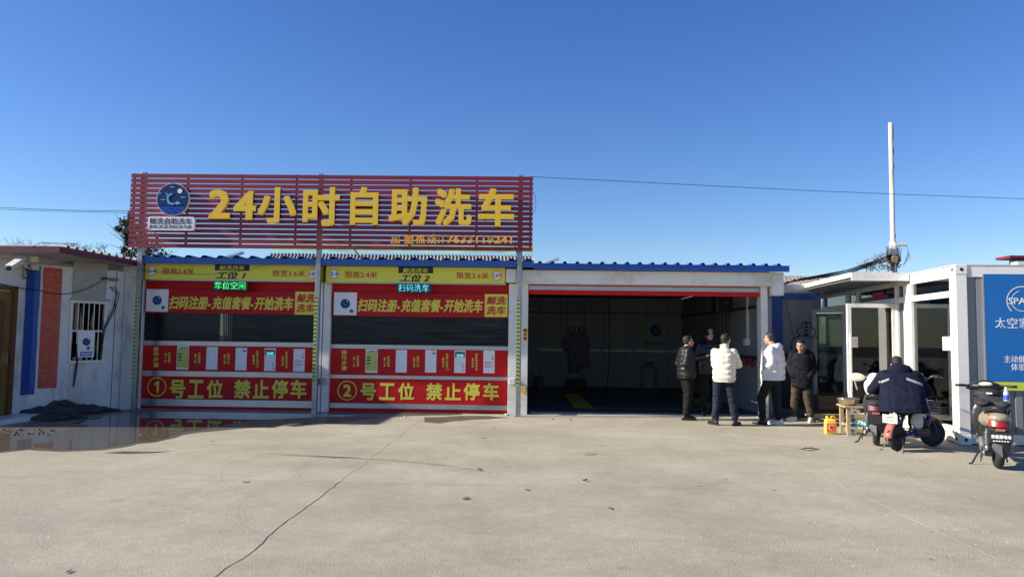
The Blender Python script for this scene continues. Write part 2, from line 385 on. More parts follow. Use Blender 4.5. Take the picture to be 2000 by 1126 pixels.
def sheet(x0, x1, z0, z1, y, t=.004): return MB().box(x0, x1, y - t, y, z0, z1)
def disc(cx, cz, r, y, t=.004, n=40, ry=None): return MB().lathe([(r, -t), (r, 0)], n, (cx, y, cz), 'y')
def ringm(cx, cz, r, w, y, t=.003, n=40, a0=0, a1=2 * math.pi, w1=None):
    m = MB(); full = abs(a1 - a0 - 2 * math.pi) < 1e-6
    ks = [a0 + (a1 - a0) * k / n for k in range(n + (0 if full else 1))]
    for i in range(len(ks) if full else len(ks) - 1):
        a, b = ks[i], ks[(i + 1) % len(ks)]
        p = [(cx + q * math.cos(e), cz + q * math.sin(e)) for q, e in ((r, a), (r, b), (r - w, b), (r - w, a))]
        m.add([(x, y - t, z) for x, z in p], [(0, 1, 2, 3)])
    return m
def rounded(x0, x1, z0, z1, r, n=5):
    pts = []
    for cx, cz, a in ((x1 - r, z1 - r, 0), (x0 + r, z1 - r, 90), (x0 + r, z0 + r, 180), (x1 - r, z0 + r, 270)):
        pts += [(cx + r * math.cos(R(a + 90 * k / n)), cz + r * math.sin(R(a + 90 * k / n))) for k in range(n + 1)]
    return pts
def join_objs(obs, name, parent):
    """several freshly made meshes -> one object (same frame)"""
    bm = bmesh.new(); mats = []
    for o in obs:
        k0 = len(bm.faces); W = WM[o.name]; me = o.data.copy(); me.transform(W); bm.from_mesh(me); bm.faces.ensure_lookup_table()
        m0 = me.materials[0]
        if m0 not in mats: mats.append(m0)
        for f in bm.faces[k0:]: f.material_index = mats.index(m0)
        bpy.data.meshes.remove(me)
    me = bpy.data.meshes.new(name); bm.to_mesh(me); bm.free()
    for m in mats: me.materials.append(m)
    for o in obs: bpy.data.objects.remove(o)
    co = [v.co for v in me.vertices]; c = Vector(((min(p.x for p in co) + max(p.x for p in co)) / 2, (min(p.y for p in co) + max(p.y for p in co)) / 2, min(p.z for p in co)))
    me.transform(Matrix.Translation(-c)); o = link(bpy.data.objects.new(name, me)); put(o, parent, Matrix.Translation(c)); return o
def remeshed(mb, name, material, parent, voxel=.012, smooth=6, Mx=None, fn=None):
    """fuse overlapping solids into one continuous skin"""
    me = mb.mesh(name, material)
    o = link(bpy.data.objects.new(name, me))
    r = o.modifiers.new('r', 'REMESH'); r.mode = 'VOXEL'; r.voxel_size = voxel; r.use_smooth_shade = True
    if smooth:
        s = o.modifiers.new('s', 'SMOOTH'); s.factor = .5; s.iterations = smooth
    bpy.context.view_layer.update(); dg = bpy.context.evaluated_depsgraph_get()
    m2 = bpy.data.meshes.new_from_object(o.evaluated_get(dg)); m2.name = name
    if not m2.materials: m2.materials.append(M[material])
    o.modifiers.clear(); o.data = m2; bpy.data.meshes.remove(me)
    if fn:
        ns = [v.normal.copy() for v in m2.vertices]
        for v, nn in zip(m2.vertices, ns): v.co += nn * fn(v.co, nn)
    m2.shade_smooth()
    W = Mx if Mx is not None else wmat(parent) if parent is not None else I4
    put(o, parent, W); return o
# ================================================================ the setting
def rect(a, b, c, d, Y):                        # outline in the photograph -> X0, X1, Z0, Z1 on the plane Y
    mx, my = (a + c) / 2, (b + d) / 2
    return P(a, my, Y).x, P(c, my, Y).x, P(mx, d, Y).z, P(mx, b, Y).z
FY = 15.6                                        # plane of the roller doors
rnd = random.Random(7)

ground = MB().add([(-400, -200, -.05), (400, -200, -.05), (400, 600, -.05), (-400, 600, -.05)], [(0, 1, 2, 3)]).build('ground', 'gravel_dark')
ground['kind'] = 'structure'
xs = [-24, -18.5, -13, -7.5, -2.03, 3.5, 9, 14.5, 20]; ys = [-70, -45, -25, -14, -8, -3, 2.6, 8.15, FY + .02]
def jag(x0, y0, x1, y1, amp, n, seed):          # a broken edge between two corners
    q = random.Random(seed); pts = []
    for i in range(n + 1):
        t = i / n; a = amp * (noise.noise(Vector((seed * 7.3, t * 9, 0))) + .5 * noise.noise(Vector((seed * 3.1, t * 31, 0)))) if 0 < i < n else 0
        dx, dy = x1 - x0, y1 - y0; L_ = math.hypot(dx, dy)
        pts.append((x0 + dx * t - dy / L_ * a, y0 + dy * t + dx / L_ * a))
    return pts
for i in range(len(xs) - 1):
    for j in range(len(ys) - 1):
        g = .004
        wL = .002 if xs[i] in (3.5, -2.03) else g; wR = .002 if xs[i + 1] == 3.5 else .012 if xs[i + 1] == -2.03 and ys[j] < 8 else g
        a, b, c, d = xs[i] + wL, ys[j] + g, xs[i + 1] - wR, ys[j + 1] - (0 if j == len(ys) - 2 else g)
        aR = .04 if xs[i + 1] == -2.03 else .012; aL = .04 if xs[i] == -2.03 else .012; nv = 60
        poly = jag(a, b, c, b, .006, 16, j * 11 + 5)[:-1] + jag(c, b, c, d, aR, nv, (i + 1) * 13 + j)[:-1] + \
               jag(c, d, a, d, -.006, 16, (j + 1) * 11 + 5)[:-1] + list(reversed(jag(a, b, a, d, aL, nv, i * 13 + j)))[:-1]
        # neighbours share the wander of their common edge
        s = MB().prismz(poly, -.045, 0).build('concrete_slab', 'concrete_far' if j == len(ys) - 2 else 'concrete_near', ground)

def blob(pts, z, name, material, sub=4, amp=.05, seed=0, thick=.003):
    out = []
    n = len(pts)
    for i in range(n):
        a, b = pts[i], pts[(i + 1) % n]
        for k in range(sub):
            t = k / sub; x = a[0] + (b[0] - a[0]) * t; y = a[1] + (b[1] - a[1]) * t
            q = noise.noise_vector(Vector((x * 1.3, y * 1.3, seed))) * amp + noise.noise_vector(Vector((x * 5, y * 5, seed))) * amp * .35
            out.append((x + q.x, y + q.y))
    return MB().prismz(out, z - thick, z).build(name, material)
def gp(l): return [tuple(G(x, y)[:2]) for x, y in l]
w1 = blob(gp([(-120, 880), (0, 884), (60, 877), (130, 881), (200, 878), (240, 872), (262, 866), (300, 863), (330, 856), (352, 849), (400, 842), (470, 836), (540, 831), (610, 830), (680, 822), (740, 815), (800, 812), (850, 811), (900, 809), (900, 804), (640, 804), (440, 802.5), (268, 799), (250, 800), (210, 802), (150, 806), (130, 812), (90, 822), (0, 832), (-120, 836)]), .0035, 'wet_patch', 'wet_concrete', 5, .10, 1)
w1['kind'] = 'structure'
w2 = blob(gp([(-120, 876), (0, 880), (60, 874), (130, 878), (200, 875), (238, 869), (258, 863), (300, 859), (326, 852), (345, 846), (400, 836), (440, 828), (500, 821), (600, 816), (690, 812), (690, 808), (440, 805), (280, 803), (272, 812), (255, 806), (215, 812), (180, 818), (140, 826), (170, 832), (120, 842), (40, 846), (-120, 848)]), .0070, 'puddle', 'puddle', 5, .08, 2)
w2['kind'] = 'structure'
w3 = blob(gp([(826, 814), (900, 812), (960, 812), (985, 815), (920, 819), (860, 826), (832, 824)]), .0036, 'wet_patch', 'wet_concrete', 5, .15, 4)
w3['kind'] = 'structure'
for k, l in enumerate([[(500, 885), (620, 888.5), (760, 897), (860, 906), (940, 918), (1000, 931), (940, 920), (860, 908.5), (760, 899.5), (620, 890.5)], [(204, 884), (240, 881), (290, 882), (335, 881), (300, 884), (240, 886)], [(560, 889), (620, 890), (700, 894), (640, 894)], [(1140, 886), (1150, 884.5), (1166, 885), (1164, 888), (1146, 889)], [(1560, 876), (1585, 873), (1600, 877), (1580, 880)]]):
    w = blob(gp(l), .0036, 'water_stain', 'wet_concrete' if k in (1, 4) else 'damp_concrete', 4, .03, 5 + k); w['kind'] = 'structure'

# ================================================================ car wash building
X0 = P(262, 650, FY).x; XR = P(1500, 650, FY).x; XM = P(1016, 650, FY).x; BY = 24.4; ZR = 3.02
bld = thing('car_wash_building', 'long white three-bay car wash shed with blue corrugated roof and red roller doors', 'building', (0, FY + 4, 0))
ZT = P(640, 512, 15.2).z
# shell
ys0, ys1 = 19.75, 20.55                          # narrow opening to daylight, seen through the first window
m = MB(); m.box(X0, X0 + .1, FY + .3, ys0, 0, ZR - .1); m.box(X0, X0 + .1, ys1, BY, 0, ZR - .1); m.box(X0, X0 + .1, ys0, ys1, 0, .5); m.box(X0, X0 + .1, ys0, ys1, 2.3, ZR - .1); m.build('side_wall', 'int_panel', bld)
m = MB()
for k in range(4): m.tube([(X0 + .12, ys0 + .15 + k * .15, 2.3), (X0 + .13, ys0 + .2 + k * .14, 1.6), (X0 + .14, ys0 + .35 + k * .05, 1.2), (X0 + .13, ys0 + .1 + k * .18, .9)], .02, 6)
m.build('hanging_hoses', 'black_rubber', bld)['kind'] = 'stuff'
MB().box(XR + .02, XR + .12, FY + .12, BY, 0, ZR - .1).build('side_wall', 'int_panel', bld)
MB().box(XM - .06, XM, FY + .15, BY, 0, ZR - .1).build('partition_wall', 'int_panel', bld)
sx0 = P(414, 640, BY).x; sx1 = P(436, 640, BY).x        # slit of daylight seen through the first window
bw = MB(); bw.box(X0 + .1, XM - .06, BY, BY + .1, 0, ZR - .1)
bw.build('back_wall', 'int_panel', bld)
bk = MB(); bk.box(XM, XR + .02, BY, BY + .1, 0, ZR - .1); bk.build('back_wall', 'int_panel', bld)
for k in range(9):
    x = XM + .55 + k * .7
    if x < XR: MB().box(x, x + .012, BY - .006, BY, .1, ZR - .2).build('panel_joint', 'int_dark', bld)
MB().box(XM, XR, BY - .03, BY, 2.42, 2.45).build('wall_rail', 'int_dark', bld)
for k in range(6):
    x = XM + .5 + k * 1.05
    MB().box(x, x + .98, BY - .10, BY - .02, 1.17, 1.25).build('hose_rail', 'white_paint', bld)
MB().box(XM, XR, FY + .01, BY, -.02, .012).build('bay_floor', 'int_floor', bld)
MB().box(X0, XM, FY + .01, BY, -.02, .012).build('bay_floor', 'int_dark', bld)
for a, b in (((1116, 768), (1140, 795)), ((1320, 768), (1400, 795))):
    p, q = G(*a, .02), G(*b, .02); w = .22
    MB().add([(p.x - w, p.y, .02), (p.x + w, p.y, .02), (q.x + w, q.y, .02), (q.x - w, q.y, .02)], [(0, 1, 2, 3)]).build('floor_marking', 'int_yellow', bld)
MB().add([(-.2 + XM + 1.2, FY + 1.3, .022), (XR - .6, FY + 1.3, .022), (XR - .6, FY + 1.42, .022), (XM + 1, FY + 1.42, .022)], [(0, 1, 2, 3)]).build('floor_marking', 'int_yellow', bld)
# drain grating across the entry
g = MB()
for k in range(int((XR - XM - .5) / .05)): g.box(XM + .3 + k * .05, XM + .325 + k * .05, FY + .12, FY + .34, .013, .024)
g.box(XM + .25, XR - .12, FY + .09, FY + .12, .012, .026); g.box(XM + .25, XR - .12, FY + .34, FY + .37, .012, .026)
o = g.build('drain_grating', 'aluminium', bld); o['kind'] = 'stuff'
MB().box(XM + .05, XR - .05, FY - .10, FY + .01, 0, .012).build('threshold', 'threshold', bld)
# roof: corrugated sheet with fascia, two stretches
def roof(xa, xb, zt, pitch, material, h, kind, y0):
    prof = []; x = xa; k = 0
    while x < xb - .001:
        if kind == 'trap': seg = [(0, 0), (pitch * .18, h), (pitch * .36, h * .95), (pitch * .62, h * .15), (pitch * .8, 0)]
        else: seg = [(0, 0), (pitch * .30, 0), (pitch * .38, h), (pitch * .55, h * 1.05), (pitch * .66, 0)]
        for u, v in seg:
            if x + u < xb: prof.append((x + u, zt + v))
        x += pitch
    prof.append((xb, zt)); low = [(x, zt - .03) for x, z in reversed(prof)]
    m = MB(); n = len(prof); allp = prof + [(x, z - .012) for x, z in reversed(prof)]
    m.prism(allp, y0, BY + .5); m.build('roof_sheet', material, bld)
za = P(460, 499.5, 15.15).z; XJ = P(1043, 505, 15.15).x; xe = P(1541, 520, 15.15).x
xr0 = P(268, 505, 15.15).x
def fascia(xa, xb, z0, z1, material, step):
    x = xa
    while x < xb - .05:
        x2 = min(xb, x + step); MB().box(x + .003, x2 - .003, 15.12, 15.15, z0, z1).build('fascia', material, bld); x = x2
zb = P(460, 516, 15.12).z; zf = P(460, 503.5, 15.12).z
fascia(xr0, XJ, zb + .0, zf, 'blue_roof', 1.02); roof(xr0, XJ, zf - .004, .335, 'blue_roof', .055, 'trap', 15.10)
zb2 = P(1290, 528, 15.12).z; zf2 = P(1290, 516, 15.12).z
fascia(XJ, xe, zb2, zf2, 'blue_roof_clean', 3.0); roof(XJ, xe, zf2 - .004, .256, 'blue_roof_clean', .045, 'bump', 15.10)
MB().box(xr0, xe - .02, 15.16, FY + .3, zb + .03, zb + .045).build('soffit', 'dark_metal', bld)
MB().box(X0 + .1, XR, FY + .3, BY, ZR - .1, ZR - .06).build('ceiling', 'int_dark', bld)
# jambs
def col(px0, px1, y0, y1, ztop, material='white_post', name='door_jamb', b=.004):
    xa, xb = P(px0, 650, y0).x, P(px1, 650, y0).x
    return MB().box(xa, xb, y0, y1, 0, ztop).build(name, material, bld, bev=b)
zh = P(450, 548, 15.5).z
col(262, 277, 15.5, 15.75, zh); col(613.5, 628.5, 15.46, 15.75, zh); col(630.5, 644, 15.46, 15.75, zh); col(993, 1009, 15.46, 15.75, zh)
zh2 = P(1260, 552, 15.46).z
col(1015, 1031, 15.46, 15.75, zh2 + .05); col(1487, 1500, 15.46, 15.75, zh2 + .05)
col(1009.5, 1014.5, 15.62, 15.75, ZR - .1, 'blue_frame', 'corner_post')
for px in (619, 631.5):                          # limit switch boxes on the jambs
    a = P(px, 745, 15.44); MB().box(a.x - .04, a.x + .05, 15.37, 15.455, a.z - .06, a.z + .07).build('switch_box', 'aluminium', bld, bev=.006)
a = P(1000, 745, 15.44); MB().box(a.x - .06, a.x + .06, 15.35, 15.455, a.z - .05, a.z + .07).build('switch_box', 'white_post', bld, bev=.006)
a = P(1021, 760, 15.42); MB().box(a.x - .05, a.x + .06, 15.34, 15.455, a.z - .06, a.z + .07).build('sensor_box', 'can_yellow', bld, bev=.006)
# bay 3 header box and rolled-up curtain
x0, x1, z0, z1 = rect(1020, 529, 1507, 556, 15.32)
MB().box(x0, x1, 15.30, 15.62, z0, z1).build('roller_box', 'white_post', bld, bev=.012)
x0b, x1b, z0b, z1b = rect(1507, 532, 1531, 577, 15.32)
MB().box(x0b + .004, x1b, 15.30, 15.70, z0b, z1b).build('motor_box', 'white_post', bld, bev=.02)
xa, xb, _, _ = rect(1033, 555, 1487, 577, 15.55)
for n_, m_, a, b in (('curtain_hem', 'red_vinyl', 555, 560), ('hem_bar', 'aluminium', 560, 568), ('curtain_hem', 'red_vinyl', 568, 577)):
    MB().box(xa, xb, 15.54 if m_ != 'aluminium' else 15.53, 15.58, P(1260, b, 15.55).z + .001, P(1260, a, 15.55).z - .001).build(n_, m_, bld)
# motor housing at the end of bay 2's header
x0, x1, z0, z1 = rect(988, 524, 1009, 551, 15.28); MB().box(x0, x1, 15.26, 15.62, z0, z1).build('motor_box', 'white_post', bld, bev=.02)
x0, x1, z0, z1 = rect(240, 517, 262, 541, 15.28); MB().box(x0, x1 + .16, 15.28, 15.62, z0, z1).build('motor_box', 'dirty_white', bld, bev=.02)

# ---- bays 1 and 2
def logo(cx, cz, r, y, parent, Mx=I4, moon=True):
    """round logo: night sky, sea and a whale's tail"""
    def b(mb, nm, mt): return mb.build(nm, mt, parent, Mx=Mx)
    b(disc(cx, cz, r * .96, y, .004), 'logo_sky', 'logo_dark')
    sea = [(-.96, 0)]
    pts = []
    n = 28
    for k in range(n + 1):
        x = -.9 + 1.8 * k / n; pts.append((x, -.38 + .05 * abs(math.sin(k * math.pi / 4)) - (0.05)))
    for k in range(21):
        a = R(-25 - 130 * k / 20); pts.append((.94 * math.cos(a), .94 * math.sin(a)))
    b(MB().prism([(cx + x * r, cz + z * r) for x, z in pts], y - .008, y - .005), 'logo_sea', 'logo_blue')
    tail = [(-.48, .42), (-.36, .36), (-.27, .24), (-.20, .34), (.0, .36), (-.08, .24), (-.22, .18), (-.26, .02), (-.18, -.14), (.0, -.24), (.16, -.22), (.30, -.10), (.56, -.30), (.38, -.28), (.30, -.36), (.20, -.28), (.06, -.32), (-.04, -.38), (-.12, -.30), (-.24, -.30), (-.34, -.16), (-.36, .06), (-.34, .22), (-.42, .32)]
    b(MB().prism([(cx + x * r, cz + z * r) for x, z in tail], y - .011, y - .0085), 'logo_whale', 'logo_light')
    m = MB()
    for x, z, w in ((-.05, .74, .28), (-.80, .36, .22), (-.58, -.04, .28), (.62, .12, .30)): m.box(cx + (x - w / 2) * r, cx + (x + w / 2) * r, y - .0075, y - .0045, cz + (z - .03) * r, cz + (z + .03) * r)
    b(m, 'logo_dashes', 'logo_light')
    m = MB()
    for x, z, w in ((-.1, -.55, .2), (.3, -.6, .2), (.12, -.75, .2), (-.25, -.8, .18)): m.box(cx + (x - w / 2) * r, cx + (x + w / 2) * r, y - .011, y - .0085, cz + (z - .02) * r, cz + (z + .02) * r)
    b(m, 'logo_ripples', 'logo_dark')
    b(disc(cx + .42 * r, cz + .5 * r, .145 * r, y - .0045, .003, 16), 'logo_moon', 'white_card')

def led(s, x0, x1, z0, z1, y, parent, material):
    me = text_mesh(s, .0); xs_ = [v.co.x for v in me.vertices]; ys_ = [v.co.y for v in me.vertices]
    ax, bx, ay, by = min(xs_), max(xs_), min(ys_), max(ys_)
    bv = BVHTree.FromPolygons([v.co[:] for v in me.vertices], [p.vertices[:] for p in me.polygons]); bpy.data.meshes.remove(me)
    nx, nz = 60, 15; m = MB()
    for i in range(nx):
        for j in range(nz):
            q = Vector((ax + (bx - ax) * (i + .5) / nx, ay + (by - ay) * (j + .5) / nz, 1))
            if bv.ray_cast(q, Vector((0, 0, -1)))[0]:
                cx = x0 + (x1 - x0) * (i + .5) / nx; cz = z0 + (z1 - z0) * (j + .5) / nz; h = .4 * (z1 - z0) / nz
                m.box(cx - h, cx + h, y - .004, y, cz - h, cz + h)
    o = m.build('led_dots', material, parent); o['kind'] = 'stuff'; return o

def bay(n, zx, zy, sc_, ydoor, yb, T):
    """zx, zy: offset of the traced crop; T: bands and texts of this bay, in crop units"""
    def r4(q, Y): return rect(zx + q[0] / sc_, zy + q[1] / sc_, zx + q[2] / sc_, zy + q[3] / sc_, Y)
    side = 'left' if n == 1 else 'right'
    door = thing('roller_door', T['door_label'], 'roller door', (P(zx + T['cx'] / sc_, 700, ydoor).x, ydoor, 0))
    b = T['bands']; D = ydoor
    xl, xr = T['dx']
    def band(a, c, name, material, t0=.0, t1=.02, x=(xl, xr)):
        xx0 = P(zx + x[0] / sc_, 690, D).x; xx1 = P(zx + x[1] / sc_, 690, D).x
        return MB().box(xx0, xx1, D - t1, D - t0, P(450 if n == 1 else 820, zy + c / sc_, D).z + .001, P(450 if n == 1 else 820, zy + a / sc_, D).z - .001).build(name, material, door)
    band(b[0], b[1], 'curtain_panel', 'red_vinyl')
    band(b[1], b[2], 'window_panel', 'pvc', .006, .012)
    band(b[2], b[3], 'cross_bar', 'aluminium', 0, .035)
    band(b[3], b[4], 'curtain_panel', 'red_vinyl')
    band(b[4], b[5], 'cross_bar', 'aluminium', 0, .03)
    band(b[5], b[6], 'curtain_panel', 'red_vinyl')
    band(b[6], b[7], 'bottom_bar', 'aluminium', 0, .045)
    o = band(b[7], b[8], 'bottom_hem', 'red_vinyl')
    band(b[2] - 8, b[2] - 1, 'hem_seam', 'red_vinyl', -.002, .004)
    # round number and slogan
    cx, cy, rr = T['num']; c = P(zx + cx / sc_, zy + cy / sc_, D); rad = rr / sc_ * D / F_PX
    ringm(c.x, c.z, rad, rad * .10, D - .0205).build('number_ring', 'yellow_print', door)
    if n == 1: MB().prism([(c.x + rad * u, c.z + rad * v) for u, v in ((-.02, -.60), (.20, -.60), (.20, .62), (.03, .62), (-.06, .46), (-.30, .34), (-.30, .14), (-.02, .26))], D - .0225, D - .0205).build('lettering', 'yellow_print', door)
    else: text(str(n), *[c.x - rad * (.34 if n == 1 else .42), c.x + rad * (.20 if n == 1 else .42), c.z - rad * .62, c.z + rad * .62], D - .0205, 'yellow_print', door, .015 if n == 1 else .03)
    for ch, q0, q1 in T['slogan']:
        x0, x1, z0, z1 = r4((q0, T['sy'][0], q1, T['sy'][1]), D); text(ch, x0, x1, z0, z1, D - .0205, 'yellow_print', door, .028)
    def vert(s, q0, q1, y0, y1, bold=.03):
        h = (y1 - y0) / len(s)
        obs = []
        for k, ch in enumerate(s):
            x0, x1, z0, z1 = r4((q0, y0 + h * k + h * .06, q1, y0 + h * (k + 1) - h * .08), D); obs.append(text(ch, x0, x1, z0 + (0 if ch != '一' else (z1 - z0) * .42), z1 - (0 if ch != '一' else (z1 - z0) * .42), D - .0205, 'yellow_print', door, bold))
        join_objs(obs, 'step_lettering', door)
    vert('操作步骤', *T['v0'])
    for (sa, sb), (u, v, w, x) in zip((('第一步', '扫码登录'), ('第二步', '充值套餐'), ('第三步', '选择门店'), ('第四步', '选择工位开门'), ('第五步', '结束洗车订单')), T['vs']):
        vert(sa, u, u + 15, v + 10 - (3 * 24 - 72) / 2, v + 78); vert(sb, u + 24, u + 41, w, x)
    names = ['first sheet from left, yellow-green phone screen print', 'second sheet from left, nearly blank white print', 'third sheet from left, white with small red pen mark', 'fourth sheet from left, white with grey-green picture on top', 'fifth sheet from left, white with red lines of text']
    for k, (q0, q1, v0, v1) in enumerate(T['sheets']):
        x0, x1, z0, z1 = r4((q0, v0, q1, v1), D); yy = D - .0205
        t = thing('instruction_sheet', names[k] + ' on the %s door' % side, 'poster', ((x0 + x1) / 2, yy, z0), group='instruction sheets on the red doors')
        sheet(x0, x1, z0, z1, yy, .004).build('sheet', 'white_card', t); w = x1 - x0; h = z1 - z0; yy -= .0045
        def bars(l, material, name='print'):
            m = MB()
            for (u0, u1, s0, s1) in l: m.box(x0 + u0 * w, x0 + u1 * w, yy - .002, yy, z1 - s1 * h, z1 - s0 * h)
            m.build(name, material, t)
        if k == 0:
            bars([(.04, .96, .10, .93)], 'paper_green'); yy -= .0025
            bars([(.10, .42, .33, .385), (.10, .42, .45, .505), (.10, .42, .58, .635), (.25, .75, .08, .11), (.84, .93, .06, .12), (.84, .92, .37, .41), (.84, .92, .60, .64)], 'black_print')
            bars([(.08, .44, .72, .76), (.56, .92, .72, .76), (.08, .44, .83, .87), (.56, .92, .83, .87), (.06, .9, .20, .215), (.06, .9, .27, .285)], 'int_yellow')
            m = MB(); a = (x0 + w * .52, yy - .001, z1 - h * .64); c_ = (x0 + w * .9, yy - .001, z1 - h * .48); m.obox(a, c_, .003, .012); m.build('red_arrow', 'red_print', t)
        elif k == 1: bars([(.08, .14, .09, .12), (.1, .9, .17, .176), (.1, .25, .32, .33), (.75, .88, .32, .33), (.1, .25, .50, .51), (.75, .88, .50, .51), (.1, .9, .7, .704)], 'galvanised')
        elif k == 2:
            bars([(.66, .92, .12, .18)], 'black_print'); bars([(.04, .96, .30, .306)], 'galvanised')
            m = MB(); m.obox((x0 + w * .55, yy - .001, z1 - h * .10), (x0 + w * .8, yy - .001, z1 - h * .03), .003, .010); m.build('red_arrow', 'red_print', t)
        elif k == 3:
            bars([(.06, .94, .06, .15)], 'old_brick', 'picture'); bars([(.06, .94, .15, .30)], 'leaf_light', 'picture'); bars([(.06, .94, .40, .405), (.06, .94, .52, .525), (.06, .94, .63, .64)], 'galvanised')
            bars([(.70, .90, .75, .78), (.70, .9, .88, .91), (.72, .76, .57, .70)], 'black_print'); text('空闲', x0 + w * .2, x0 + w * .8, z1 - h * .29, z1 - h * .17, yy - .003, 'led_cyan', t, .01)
        else:
            bars([(.08, .92, .50, .515), (.08, .70, .54, .555), (.08, .86, .58, .595), (.08, .92, .66, .675), (.08, .86, .70, .715), (.08, .60, .74, .755), (.82, .87, .16, .30)], 'red_print')
            bars([(.70, .94, .33, .40), (.2, .5, .28, .285), (.12, .17, .90, .93), (.45, .52, .90, .93), (.8, .86, .90, .93)], 'galvanised')
    # scan banner: red strip with card, slogan and yellow square
    Y2 = ydoor - .10; bx0, by0, bx1, by1 = T['banner']
    x0, x1, z0, z1 = r4(T['banner'], Y2)
    bn = thing('scan_banner', T['scan_label'], 'banner', ((x0 + x1) / 2, Y2, z0), group='red strip banners over the doors')
    MB().box(x0, x1, Y2, Y2 + .075, z0, z1).build('banner_panel', 'red_banner', bn)
    x0, x1, z0, z1 = r4(T['card'], Y2); sheet(x0, x1, z0, z1, Y2 - .0005).build('white_card', 'white_card', bn)
    cx, cz, rr = (x0 + x1) / 2, (z0 + z1) / 2, (x1 - x0) * .205
    disc(cx, cz, rr * 1.15, Y2 - .0048, .003).build('card_ring', 'white_plastic', bn); logo(cx, cz, rr, Y2 - .008, bn)
    disc(x1 - (x1 - x0) * .22, z0 + (z1 - z0) * .18, (x1 - x0) * .085, Y2 - .005, .004, 24).build('green_dot', 'teal_plate', bn)
    for s_, q in T['scan']:
        x0, x1, z0, z1 = r4(q, Y2); text(s_, x0, x1, z0, z1, Y2 - .0005, 'yellow_print', bn, .03, shear=.22)
    x0, x1, z0, z1 = r4(T['sq'], Y2); sheet(x0, x1, z0, z1, Y2 - .0005).build('yellow_square', 'yellow_board', bn)
    dx, dz = (x1 - x0), (z1 - z0)
    text('鲸洗', x0 + dx * .07, x1 - dx * .07, z0 + dz * .53, z1 - dz * .09, Y2 - .005, 'red_print', bn, .03, shear=.2)
    text('洗车', x0 + dx * .07, x1 - dx * .07, z0 + dz * .09, z1 - dz * .53, Y2 - .005, 'red_print', bn, .03, shear=.2)
    # yellow header board
    Y3 = 15.28; x0, x1, z0, z1 = r4(T['board'], Y3)
    hb = thing('header_board', T['board_label'], 'sign', ((x0 + x1) / 2, Y3, z0), group='yellow header boards')
    MB().box(x0, x1, Y3, Y3 + .28, z0, z1).build('board_face', 'yellow_board', hb, bev=.01)
    MB().box(x0 - .02, x1 + .02, Y3 - .004, Y3 + .29, z0 - .022, z0 - .002).build('board_rim', 'aluminium', hb)
    for s_, cx_, cy_ in (('2.4', *T['r24']), ('3.6M', *T['r36'])):
        c = P(zx + cx_ / sc_, zy + cy_ / sc_, Y3); rr = 33 / sc_ * Y3 / F_PX
        disc(c.x, c.z, rr, Y3 - .001).build('roundel', 'red_print', hb); disc(c.x, c.z, rr * .9, Y3 - .0055, .002).build('roundel_face', 'white_card', hb)
        text(s_, c.x - rr * .8, c.x + rr * .8, c.z - rr * .36, c.z + rr * .36, Y3 - .008, 'navy_print' if s_ == '2.4' else 'red_print', hb, .01)
    for s_, q, mt, bo, sh in T['btext']:
        x0, x1, z0, z1 = r4(q, Y3); text(s_, x0, x1, z0, z1, Y3 - (.006 if mt == 'yellow_board' else .001), mt, hb, bo, shear=sh)
    x0, x1, z0, z1 = r4(T['plate'], Y3); sheet(x0, x1, z0, z1, Y3 - .001).build('name_plate', 'black_print', hb)
    # LED panel
    Y4 = 15.24; x0, x1, z0, z1 = r4(T['led'], Y4)
    ld = thing('led_display', T['led_label'], 'led display', ((x0 + x1) / 2, Y4, z0), group='led displays')
    MB().box(x0, x1, Y4, Y4 + .07, z0, z1 - .03).build('case', 'led_case', ld, bev=.006)
    led(T['led_text'], x0 + .04, x1 - .06, z0 + .03, z1 - .04, Y4 - .001, ld, T['led_mat'])
B1 = dict(cx=660, door_label='closed red roller door with number 1 in a yellow ring', dx=(98, 1242), bands=(195, 417, 603, 633, 803, 838, 990, 1035, 1056),
    num=(196, 903, 64), sy=(857, 980), slogan=[('号', 280, 385), ('工', 405, 508), ('位', 528, 635), ('禁', 710, 820), ('止', 835, 942), ('停', 960, 1068), ('车', 1085, 1192)],
    v0=(172, 208, 634, 776, .02), vs=[(246, 668, 672, 742), (445, 672, 675, 748), (640, 678, 680, 752), (832, 680, 662, 778), (1026, 690, 667, 782)],
    sheets=[(329, 408, 629, 788), (525, 600, 638, 789), (719, 794, 643, 794), (912, 986, 647, 798), (1105, 1180, 652, 802)],
    banner=(118, 262, 1256, 418), card=(122, 254, 269, 403), scan=[('扫码注册-', (275, 300, 552, 388)), ('充值套餐-', (560, 303, 838, 390)), ('开始洗车', (842, 305, 1106, 394))], sq=(1114, 271, 1256, 424),
    board=(112, 84, 1290, 194), r24=(160, 132), r36=(1232, 153), plate=(580, 88, 810, 131),
    btext=[('限高2.4米', (232, 114, 441, 157), 'red_print', .012, 0), ('限宽3.6米', (966, 127, 1180, 172), 'red_print', .012, 0), ('鲸洗洗车', (608, 95, 780, 127), 'yellow_board', .015, .25), ('工位 1', (583, 138, 786, 187), 'black_print', .03, .3)],
    led=(565, 192, 802, 264), led_text='车位空闲', led_mat='led_green', scan_label='red strip banner with white card and yellow slogan over the door nearest the office',
    board_label='yellow header board reading bay 1 with height limit roundel at its left end', led_label='small black display with green dot-matrix characters under the left yellow board')
